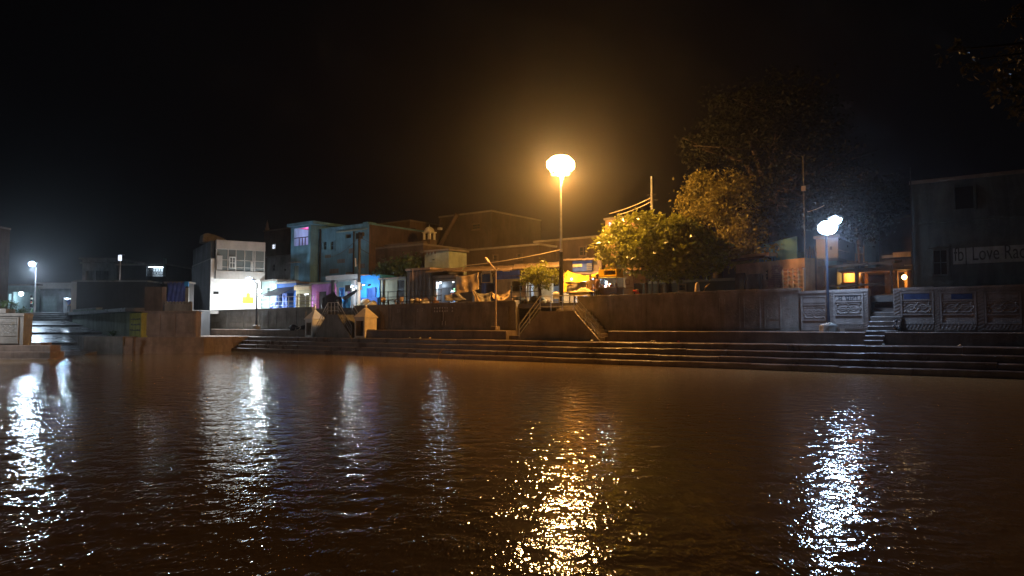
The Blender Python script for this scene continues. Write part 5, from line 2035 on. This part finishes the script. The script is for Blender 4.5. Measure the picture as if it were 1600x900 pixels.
bulb(SH, 946, 448, 5.7, 40, (.95, .97, .9), .07, 'whiter bulb at the end of the food cart', drop=.2)
bulb(SH, 893, 436, 6.7, 160, (1, .9, .55), .08, 'bulb glowing beneath the bright yellow tarp', em='em_warm', drop=.1)
yd_ = thing('yellow_door', 'tall yellow painted door panel beside the red heap', 'door', SH.W(SH.S(982, 6.6), 6.6, ST), SH.rz)
hd = SH.Z(982, 428.5, 6.6) - ST
wd = (SH.S(990, 6.6) - SH.S(975, 6.6)) / 2
q = MB()
q.box(-wd, wd, 0, .08, 0, hd)
q.build('panel', M['signtan'], yd_)
q = MB()
q.facade(-wd * .6, wd * .3, hd * .62, hd * .82, -.03, 0, [(-wd * .45, wd * .15, hd * .66, hd * .78)])
q.build('frame', M['lightwood'], yd_)
q = MB()
for z in (.1, hd * .5, hd - .12):
    q.box(-wd, wd, -.02, 0, z, z + .06)
q.build('batten', M['lightwood'], yd_)
cb = thing('wooden_cabinet', 'pale wooden box shelf above the red heap', 'cabinet', SH.W(SH.S(1000, 6.9), 6.9, ST), SH.rz)
q = MB()
q.box(-.55, .5, -.2, .2, 1.2, 1.75)
q.build('box', M['lightwood'], cb)
for x in (-.5, .45):
    q = MB()
    q.box(x - .04, x + .04, -.15, .15, 0, 1.2)
    q.build('leg', M['wood'], cb)
for k, (px, y0, y1, w_, lab) in enumerate(((1027.5, 423, 437.5, 2.2, 'tall yellow lit board under the big tree'), (1018, 428, 438, 1.6, 'narrower pale board under the big tree'))):
    o = thing('lit_board', lab, 'board', SH.W(SH.S(px, 7.5), 7.5, ST), SH.rz)
    q = MB()
    L = SH.S(px + w_ / 2 + 1, 7.5) - SH.S(px, 7.5)
    q.box(-L, L, 0, .06, SH.Z(px, y1, 7.5) - ST, SH.Z(px, y0, 7.5) - ST)
    q.build('board', M['signtan'], o)
    q = MB()
    q.box(-L * .5, L * .5, .065, .14, 0, SH.Z(px, y0, 7.5) - ST)
    q.build('post', M['wood'], o)
dks = Bld(SH, 'dark_stall', 'dark closed stall beneath the big trees', 1004, 1150, 437, 9.6, 4, M['darkplaster'], [('door', 1030, 1046, 444, None, M['wood']), ('window', 1060, 1072, 444, 455, M['wood'])], rm=M['roof'], cat='shop')
st_ = thing('stone_post', 'pale rounded stone post standing below the big trees', 'post', SH.W(SH.S(1090, 5), 5, ST), SH.rz)
hs = SH.Z(1090, 441, 5) - ST
q = MB()
q.tube([(0, 0, 0), (0, 0, hs * .3), (0, 0, hs * .75), (0, 0, hs * .92), (0, 0, hs)], [.15, .16, .13, .1, .04], 10)
q.build('shaft', M['signtan'], st_, smooth=True)
q = MB()
q.box(-.2, .2, -.2, .2, 0, .1)
q.build('foot', M['conc'], st_)
cu = thing('curved_branch', 'pale curved branch leaning beside the rounded stone post', 'branch', SH.W(SH.S(1100, 5), 5, ST), SH.rz)
q = MB()
q.tube([(-.08, 0, 0), (-.05, 0, .4), (.1, 0, .7), (.34, 0, .9)], [.05, .045, .035, .015], 6)
q.build('stem', M['lightwood'], cu)
q = MB()
q.tube([(.1, 0, .7), (.16, .02, .82)], [.03, .012], 5)
q.build('stub', M['lightwood'], cu)
tw2 = thing('driftwood_twig', 'pale bent twig standing out of the water at the steps', 'twig', SH.WP(685, 559, -.1), SH.rz)
q = MB()
q.tube([(0, 0, -.05), (.08, 0, .25), (.3, 0, .5), (.55, 0, .55)], [.035, .03, .025, .012], 6)
q.build('stem', M['lightwood'], tw2)
q = MB()
q.tube([(.3, 0, .5), (.38, .05, .6)], [.02, .008], 5)
q.build('stub', M['lightwood'], tw2)
cd = thing('paper_card', 'small white folded paper on the ledge by the name panel', 'paper', SH.W(SH.S(1316, 2.75, 515), 2.75, PLT + .01), SH.rz)
q = MB()
q.box(-.1, .1, 0, .015, 0, .14)
q.build('front_leaf', M['white'], cd)
q = MB()
q.box(-.1, .1, .015, .12, 0, .012)
q.build('back_leaf', M['white'], cd)
dr = thing('driftwood', 'dark driftwood floating at the foot of the ramp', 'driftwood', FN.WP(85, 551.5, 53.0), 0)
q = MB()
q.tube([(-.35, 0, .08), (-.1, .05, .14), (.2, 0, .1), (.35, .1, .16)], [.05, .09, .08, .03], 6)
q.build('stem', M['wood'], dr)
q = MB()
q.tube([(0, 0, .12), (.05, .1, .3)], [.04, .015], 5)
q.build('stub', M['wood'], dr)
# litter on the landing and on the steps
litm = [M['whitecloth'], M['tancloth'], M['redcloth'], M['white']]
for k, (px, t) in enumerate(((1018, 2.0), (1022, 2.2), (1060, 1.9), (640, 2.2), (657, 2.0), (672, 2.1), (845, 1.9), (925, 1.7), (1380, 1.5), (1500, 1.5))):
    o = thing('litter', 'scrap of litter lying on the wet landing', 'litter', SH.W(SH.S(px, t, 530), t, LAND + .012), SH.rz + k, 'scraps of litter on the landing')
    q = MB()
    q.add([(-.09, -.05, 0), (.08, -.06, .05), (.1, .05, .01), (-.06, .06, .06), (0, 0, .09)], [(0, 1, 4), (1, 2, 4), (2, 3, 4), (3, 0, 4)])
    q.build('scrap', litm[k % 4], o)


# ================================================================ PEOPLE
def skinmesh(name, pts, edges, rad, m, parent, root=0, sub=1):
    me = bpy.data.meshes.new(name)
    me.from_pydata([Vector(p) for p in pts], edges, [])
    me.materials.append(m)
    o = bpy.data.objects.new(name, me)
    COL.objects.link(o)
    o.parent = parent
    md = o.modifiers.new('skin', 'SKIN')
    for i, v in enumerate(me.skin_vertices[0].data):
        r = rad[i]
        v.radius = r if isinstance(r, tuple) else (r, r)
        v.use_root = (i == root)
    md.use_smooth_shade = True
    if sub:
        s_ = o.modifiers.new('sub', 'SUBSURF')
        s_.levels = sub
        s_.render_levels = sub
    return o


def person(label, loc, rz, shirt, trouser, pose='stand', hand_fwd=0.2, lean=0.0):
    """facing local -y"""
    o = thing('person', label, 'person', loc, rz)
    P, E, R = [], [], []

    def pt(p, r, link=None):
        P.append(p)
        R.append(r)
        if link is not None:
            E.append((link, len(P) - 1))
        return len(P) - 1
    hz_ = .92 if pose == 'stand' else .14
    pel = pt((0, 0, hz_), (.15, .12))
    sp = pt((0, lean * .2, hz_ + .22), (.14, .105), pel)
    chs = pt((0, lean * .5, hz_ + .42), (.165, .115), sp)
    nk = pt((0, lean * .6, hz_ + .54), (.06, .06), chs)
    h1 = pt((0, lean * .65 - .015, hz_ + .62), (.07, .08), nk)
    h2 = pt((0, lean * .7 - .02, hz_ + .71), (.08, .10), h1)
    h3 = pt((0, lean * .7 - .01, hz_ + .79), (.05, .06), h2)
    pt((0, lean * .7 - .125, hz_ + .685), .014, h2)
    sl = {}
    for s_ in (-1, 1):
        sh_ = pt((s_ * .18, lean * .5, hz_ + .47), .06, chs)
        el = pt((s_ * .24, lean * .4 + .02, hz_ + .22), .045, sh_)
        wr = pt((s_ * .22, lean * .4 - hand_fwd, hz_ + .05), .03, el)
        pm = pt((s_ * .215, lean * .4 - hand_fwd - .06, hz_ + .0), (.038, .018), wr)
        for f in range(4):
            dx = (f - 1.5) * .02
            k = pt((s_ * .215 + dx, lean * .4 - hand_fwd - .1, hz_ - .04 - .004 * (f % 2)), .009, pm)
            pt((s_ * .212 + dx, lean * .4 - hand_fwd - .105 + .01 * f * .3, hz_ - .075 - .006 * (f in (1, 2))), .008, k)
        k = pt((s_ * .215 - s_ * .045, lean * .4 - hand_fwd - .07, hz_ - .005), .010, pm)
        pt((s_ * .215 - s_ * .055, lean * .4 - hand_fwd - .1, hz_ - .025), .009, k)
        if pose == 'stand':
            hp = pt((s_ * .09, 0, hz_ - .06), .09, pel)
            kn = pt((s_ * .1, -.02, .5), .06, hp)
            an = pt((s_ * .1, .02, .09), .04, kn)
            pt((s_ * .11, -.13, .035), .035, an)
        else:
            hp = pt((s_ * .1, -.02, hz_ - .02), .09, pel)
            kn = pt((s_ * .34, -.3, .16), .07, hp)
            an = pt((-s_ * .02, -.38, .08), .045, kn)
            pt((-s_ * .14, -.42, .06), .035, an)
    skinmesh('body', P, E, R, M['skin'], o)
    # clothing follows the same skeleton, a little wider
    cp_, ce, cr = [(0, 0, hz_ - .08), (0, lean * .2, hz_ + .22), (0, lean * .5, hz_ + .42), (0, lean * .58, hz_ + .5)], [(0, 1), (1, 2), (2, 3)], [(.19, .155), (.17, .135), (.185, .14), (.1, .09)]
    for s_ in (-1, 1):
        b_ = len(cp_)
        cp_ += [(s_ * .18, lean * .5, hz_ + .465), (s_ * .235, lean * .42 + .02, hz_ + .25)]
        ce += [(2, b_), (b_, b_ + 1)]
        cr += [.085, .07]
    skinmesh('shirt', cp_, ce, cr, shirt, o)
    if pose == 'stand':
        tp_ = [(0, 0, hz_), (0, 0, hz_ - .05)]
        te, tr = [(0, 1)], [(.165, .135), (.16, .13)]
        for s_ in (-1, 1):
            b_ = len(tp_)
            tp_ += [(s_ * .095, 0, hz_ - .12), (s_ * .1, -.02, .5), (s_ * .1, .015, .13)]
            te += [(1, b_), (b_, b_ + 1), (b_ + 1, b_ + 2)]
            tr += [.105, .08, .065]
        skinmesh('trousers', tp_, te, tr, trouser, o)
    else:
        tp_ = [(0, 0, hz_), (0, -.02, hz_ - .03)]
        te, tr = [(0, 1)], [(.17, .14), (.15, .12)]
        for s_ in (-1, 1):
            b_ = len(tp_)
            tp_ += [(s_ * .12, -.05, hz_), (s_ * .34, -.3, .17), (s_ * .04, -.37, .1)]
            te += [(1, b_), (b_, b_ + 1), (b_ + 1, b_ + 2)]
            tr += [.1, .085, .07]
        skinmesh('trousers', tp_, te, tr, trouser, o)
    q = MB()
    q.ball((0, lean * .7 + .012, hz_ + .745), .112, 12, 8, sq=(.86, .98, .95), z0=-.25)
    q.build('hair', M['hair'], o, smooth=True)
    for s_ in (-1, 1):
        q = MB()
        q.ball((s_ * .034, lean * .7 - .108, hz_ + .71), .011, 6, 4)
        q.build('eye', M['white'], o)
        q = MB()
        q.ball((s_ * .083, lean * .7 - .01, hz_ + .69), .022, 6, 4, sq=(.5, .8, 1.3))
        q.build('ear', M['skin'], o)
    q = MB()
    q.ball((0, lean * .7 - .1, hz_ + .645), .022, 6, 4, sq=(1.1, .5, .3))
    q.build('mouth', M['redcloth'], o)
    return o


person('person in pale yellow shirt standing beside the yellow cloth table', SH.W(SH.S(922.5, 5.5), 5.5, ST - .02), SH.rz + .5, M['shirt_y'], M['trouser'])
person('person in dark brown shirt with black hair facing the food cart', SH.W(SH.S(933.5, 5.3), 5.3, ST), SH.rz + PI - .5, M['shirt_d'], M['trouser'], hand_fwd=.3)
person('person seated on the street edge under the bare bulb', SH.W(SH.S(680.5, 4.8), 4.8, ST - .25), SH.rz + .35, M['shirt_d'], M['trouser'], pose='sit')
person('person standing in the white lit doorway of the shuttered shop', FN.WP(107.5, 489, 83.2), 0.3, M['bluecloth'], M['trouser'])

# ================================================================ TREES AND PLANTS
def leaves(center, lobes, n, size, m, name, parent, seed, clump=26, spread=.38, hollow=.5):
    """many small leaf blades gathered in sprays through the crown's volume"""
    rnd = random.Random(seed)
    vs, fs = [], []
    tot = sum(l[3] * l[4] * l[5] for l in lobes)
    for l in lobes:
        k = max(1, int(n / clump * (l[3] * l[4] * l[5]) / tot))
        for _ in range(k):
            d = Vector((rnd.gauss(0, 1), rnd.gauss(0, 1), rnd.gauss(0, 1))).normalized()
            r = rnd.uniform(hollow, 1.02) ** .6
            c = Vector((l[0] + d.x * l[3] * r, l[1] + d.y * l[4] * r, l[2] + d.z * l[5] * r))
            cs = spread * rnd.uniform(.5, 1.3)
            nn = int(clump * rnd.uniform(.5, 1.5))
            for _ in range(nn):
                p = c + Vector((rnd.gauss(0, cs), rnd.gauss(0, cs), rnd.gauss(0, cs * .7)))
                ax = Vector((rnd.gauss(0, 1), rnd.gauss(0, 1), rnd.gauss(-.35, .7))).normalized()
                sd = ax.cross(Vector((rnd.gauss(0, 1), rnd.gauss(0, 1), rnd.gauss(0, 1)))).normalized()
                L = size * rnd.uniform(.6, 1.3)
                w_ = L * .27
                up = ax.cross(sd) * (L * .08)
                o = len(vs)
                vs += [tuple(p), tuple(p + ax * L * .45 + sd * w_ + up), tuple(p + ax * L), tuple(p + ax * L * .45 - sd * w_ + up)]
                fs += [(o, o + 1, o + 2), (o, o + 2, o + 3)]
    q = MB()
    q.v, q.f, q.m = vs, fs, [0] * len(fs)
    return q.build(name, m, parent)


def tree(name, label, base, h, r0, lobes, n, size, m, seed, clump=26, spread=.38, hollow=.5, lean=(0, 0), cat='tree'):
    rnd = random.Random(seed)
    o = thing(name, label, cat, base, SH.rz)
    q = MB()
    top = Vector((lean[0], lean[1], h))
    q.tube([(0, 0, -.1), (lean[0] * .1, 0, h * .12), (lean[0] * .4 + jit(.1), lean[1] * .4, h * .5), top], [r0 * 1.5, r0 * 1.05, r0 * .85, r0 * .7], 10)
    q.build('trunk', M['bark'], o, smooth=True)
    for l in lobes:
        q = MB()
        e = Vector((l[0], l[1], l[2]))
        mid = top.lerp(e, .5) + Vector((jit(.3), jit(.3), .2))
        st = top * rnd.uniform(.75, .98)
        q.tube([st, mid, e], [r0 * .5, r0 * .32, r0 * .14], 6)
        for k in range(4):
            d = Vector((rnd.gauss(0, 1) * l[3], rnd.gauss(0, 1) * l[4], rnd.gauss(.3, .7) * l[5])) * .6
            q.tube([mid.lerp(e, .6), mid.lerp(e, .8) + d * .5, e + d], [r0 * .18, r0 * .1, r0 * .04], 5)
        q.build('limb', M['bark'], o, smooth=True)
    leaves(None, lobes, n, size, m, 'crown', o, seed, clump, spread, hollow)
    return o


def at(px, t, z=ST):
    return SH.W(SH.S(px, t), t, z)


# in local units: x along the shore, y away, z up.  1 px of the photograph is about 0.04 m here
def lobe(px, py, t, rx, ry, rz, base_px, bt):
    a, z = SH.hit(px, py, t)
    return (a - SH.S(base_px, bt), t - bt, z - ST, rx, ry, rz)


B1 = 1046
tree('leafy_tree', 'big glossy leaved tree lit yellow by the sodium lamp', at(B1, 7.7), 2.4, .24,
     [lobe(1000, 357, 7.3, 1.9, 1.7, 1.0, B1, 7.7), (lobe(962, 385, 7.1, 1.15, 1.3, 1.3, B1, 7.7)), lobe(1010, 385, 6.7, 1.7, 1.6, 1.1, B1, 7.7), lobe(1055, 372, 7.3, 1.8, 1.8, 1.2, B1, 7.7),
      lobe(975, 408, 6.9, .8, 1.0, .7, B1, 7.7), lobe(1008, 418, 6.7, .75, .9, .6, B1, 7.7), lobe(1085, 398, 7.5, 1.9, 1.8, 1.3, B1, 7.7), lobe(1055, 415, 7.1, 1.5, 1.5, .8, B1, 7.7)],
     13000, .31, M['leaf_a'], 41, 20, .24, .62)
B2 = 1120
tree('tall_tree', 'tall fine leaved tree glowing brown behind the glossy one', at(B2, 13.0), 4.5, .34,
     [lobe(1095, 288, 13.0, 1.2, 1.3, .9, B2, 13.0), lobe(1135, 285, 13.0, 1.4, 1.4, .9, B2, 13.0), lobe(1085, 320, 12.8, 1.2, 1.4, 1.2, B2, 13.0), lobe(1130, 322, 13.0, 2.0, 1.9, 1.3, B2, 13.0),
      lobe(1165, 350, 12.8, 1.7, 1.7, 1.4, B2, 13.0), lobe(1175, 310, 13.3, 1.2, 1.4, 1.3, B2, 13.0), lobe(1150, 390, 12.6, 1.6, 1.5, 1.1, B2, 13.0), lobe(1190, 385, 12.6, 1.1, 1.2, .8, B2, 13.0), lobe(1205, 405, 12.4, .6, .7, .5, B2, 13.0)],
     17000, .23, M['leaf_b'], 42, 24, .26, .45, lean=(.4, 0))
B3 = 1215
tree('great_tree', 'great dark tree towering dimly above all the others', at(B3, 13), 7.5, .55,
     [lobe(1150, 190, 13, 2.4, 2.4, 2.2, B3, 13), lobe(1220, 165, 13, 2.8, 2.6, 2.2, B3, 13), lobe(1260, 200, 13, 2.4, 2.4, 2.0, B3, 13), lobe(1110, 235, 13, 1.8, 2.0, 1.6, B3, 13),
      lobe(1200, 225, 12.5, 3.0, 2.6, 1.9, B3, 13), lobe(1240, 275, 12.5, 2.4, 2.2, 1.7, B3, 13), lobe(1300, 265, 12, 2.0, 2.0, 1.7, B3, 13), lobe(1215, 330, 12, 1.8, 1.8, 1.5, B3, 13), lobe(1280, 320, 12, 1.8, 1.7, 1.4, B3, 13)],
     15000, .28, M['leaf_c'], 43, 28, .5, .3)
B4 = 1345
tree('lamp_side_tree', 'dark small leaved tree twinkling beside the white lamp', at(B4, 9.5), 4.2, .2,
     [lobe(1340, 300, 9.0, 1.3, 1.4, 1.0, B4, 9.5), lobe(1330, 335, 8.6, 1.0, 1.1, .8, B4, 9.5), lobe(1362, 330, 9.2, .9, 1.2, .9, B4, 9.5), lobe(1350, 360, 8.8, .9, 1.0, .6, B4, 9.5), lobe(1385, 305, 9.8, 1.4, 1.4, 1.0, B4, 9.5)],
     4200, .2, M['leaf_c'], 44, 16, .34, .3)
B5 = 843
tree('small_tree', 'small round tree bright yellow under the sodium lamp', at(B5, 4.9), 1.2, .1,
     [lobe(830, 428, 4.9, .55, .6, .42, B5, 4.9), lobe(850, 424, 4.9, .65, .65, .48, B5, 4.9), lobe(866, 433, 4.9, .5, .55, .4, B5, 4.9), lobe(846, 441, 4.8, .7, .6, .4, B5, 4.9), lobe(826, 438, 4.9, .45, .5, .3, B5, 4.9)],
     3000, .17, M['leaf_a'], 45, 18, .16, .4)
B6 = 622
tree('roof_tree', 'grey green tree bending over the low beige house', at(B6, 11.5), 2.0, .12,
     [lobe(612, 422, 11.5, 1.0, .9, .7, B6, 11.5), lobe(627, 416, 11.5, 1.1, 1.0, .8, B6, 11.5), lobe(640, 410, 11.5, .7, .8, .6, B6, 11.5)],
     2600, .32, M['leaf_g'], 46, 20, .3, .3)
# overhanging tree on the near bank, its branch tips reaching into the frame
nb = thing('overhanging_tree', 'dark near tree whose branch tips hang into the sky', 'tree', (15.5, 13, 1.2), 0)
q = MB()
q.tube([(0, 0, -.2), (.1, 0, 2.5), (-.6, .3, 6.0)], [.5, .4, .3], 10)
q.build('trunk', M['bark'], nb, smooth=True)
LB = []
for (px, py, Y) in ((1490, 78, 13.5), (1530, 92, 13.2), (1572, 100, 13.5), (1580, 30, 13.2), (1585, 168, 13.0), (1605, 120, 13.6), (1640, 60, 13.4), (1560, -20, 13.4), (1680, 140, 13.6), (1700, 0, 13.4)):
    a, z = FN.hit(px, py, Y)
    LB.append((a - 15.5, Y - 13, z - 1.2, .28, .35, .22) if px < 1600 else (a - 15.5, Y - 13, z - 1.2, .55, .6, .45))
for l in LB:
    q = MB()
    e = Vector(l[:3])
    s_ = Vector((-.6, .3, 6.0))
    q.tube([s_, s_.lerp(e, .5) + Vector((0, 0, .25)), e], [.09, .05, .012], 6)
    q.build('limb', M['bark'], nb, smooth=True)
leaves(None, LB, 1800, .13, M['leaf_d'], 'crown', nb, 47, 22, .13, .2)


def plant(label, base, h, n, seed, m='leaf_g', spread=.25, rz=0):
    rnd = random.Random(seed)
    o = thing('potted_weed' if False else 'wild_plant', label, 'plant', base, rz)
    q = MB()
    for k in range(6):
        a = rnd.uniform(0, 6.3)
        q.tube([(0, 0, 0), (spread * .4 * math.cos(a), spread * .4 * math.sin(a), h * .5), (spread * math.cos(a), spread * math.sin(a), h * rnd.uniform(.6, 1))], [.015, .01, .005], 4)
    q.build('stem', M['bark'], o)
    leaves(None, [(0, 0, h * .6, spread, spread, h * .45)], n, .14, M[m], 'leaves', o, seed, 10, .1, .1)
    return o


plant('green weed bush growing on the cream carved pier', (-31.6, 46.6, 3.0), .6, 260, 51, spread=.5)
plant('smaller weed tuft on the corner of the cream carved pier', (-30.7, 46.5, 2.85), .3, 120, 52, spread=.3)
plant('weed tuft growing at the root of the embankment wall', (-30.6, 57.0, 1.25), .4, 120, 53, spread=.35)
plant('dry weed sprouting from the brown house corner', SH.WP(588, 432, 9.2), .5, 120, 54, spread=.35)
plant('weed on the eave of the crumbling ochre house', SH.WP(1160, 405, 8.0), .35, 120, 55, m='leaf_b', spread=.4)

# ================================================================ NIGHT AIR
hb_ = MB()
hb_.box(-300, 300, -80, 320, -1.6, 25)
hz_o = hb_.build('haze', [])
hz_o['kind'] = 'stuff'
hz_o.display_type = 'WIRE'
hm_ = bpy.data.materials.new('night_air')
hm_.use_nodes = True
HN, HL = hm_.node_tree.nodes, hm_.node_tree.links
HN.remove(HN['Principled BSDF'])
pv = HN.new('ShaderNodeVolumePrincipled')
pv.inputs['Color'].default_value = (.95, .95, .95, 1)
pv.inputs['Density'].default_value = HAZE
pv.inputs['Anisotropy'].default_value = 0.91
HL.new(pv.outputs[0], HN['Material Output'].inputs['Volume'])
hz_o.data.materials.clear()
hz_o.data.materials.append(hm_)
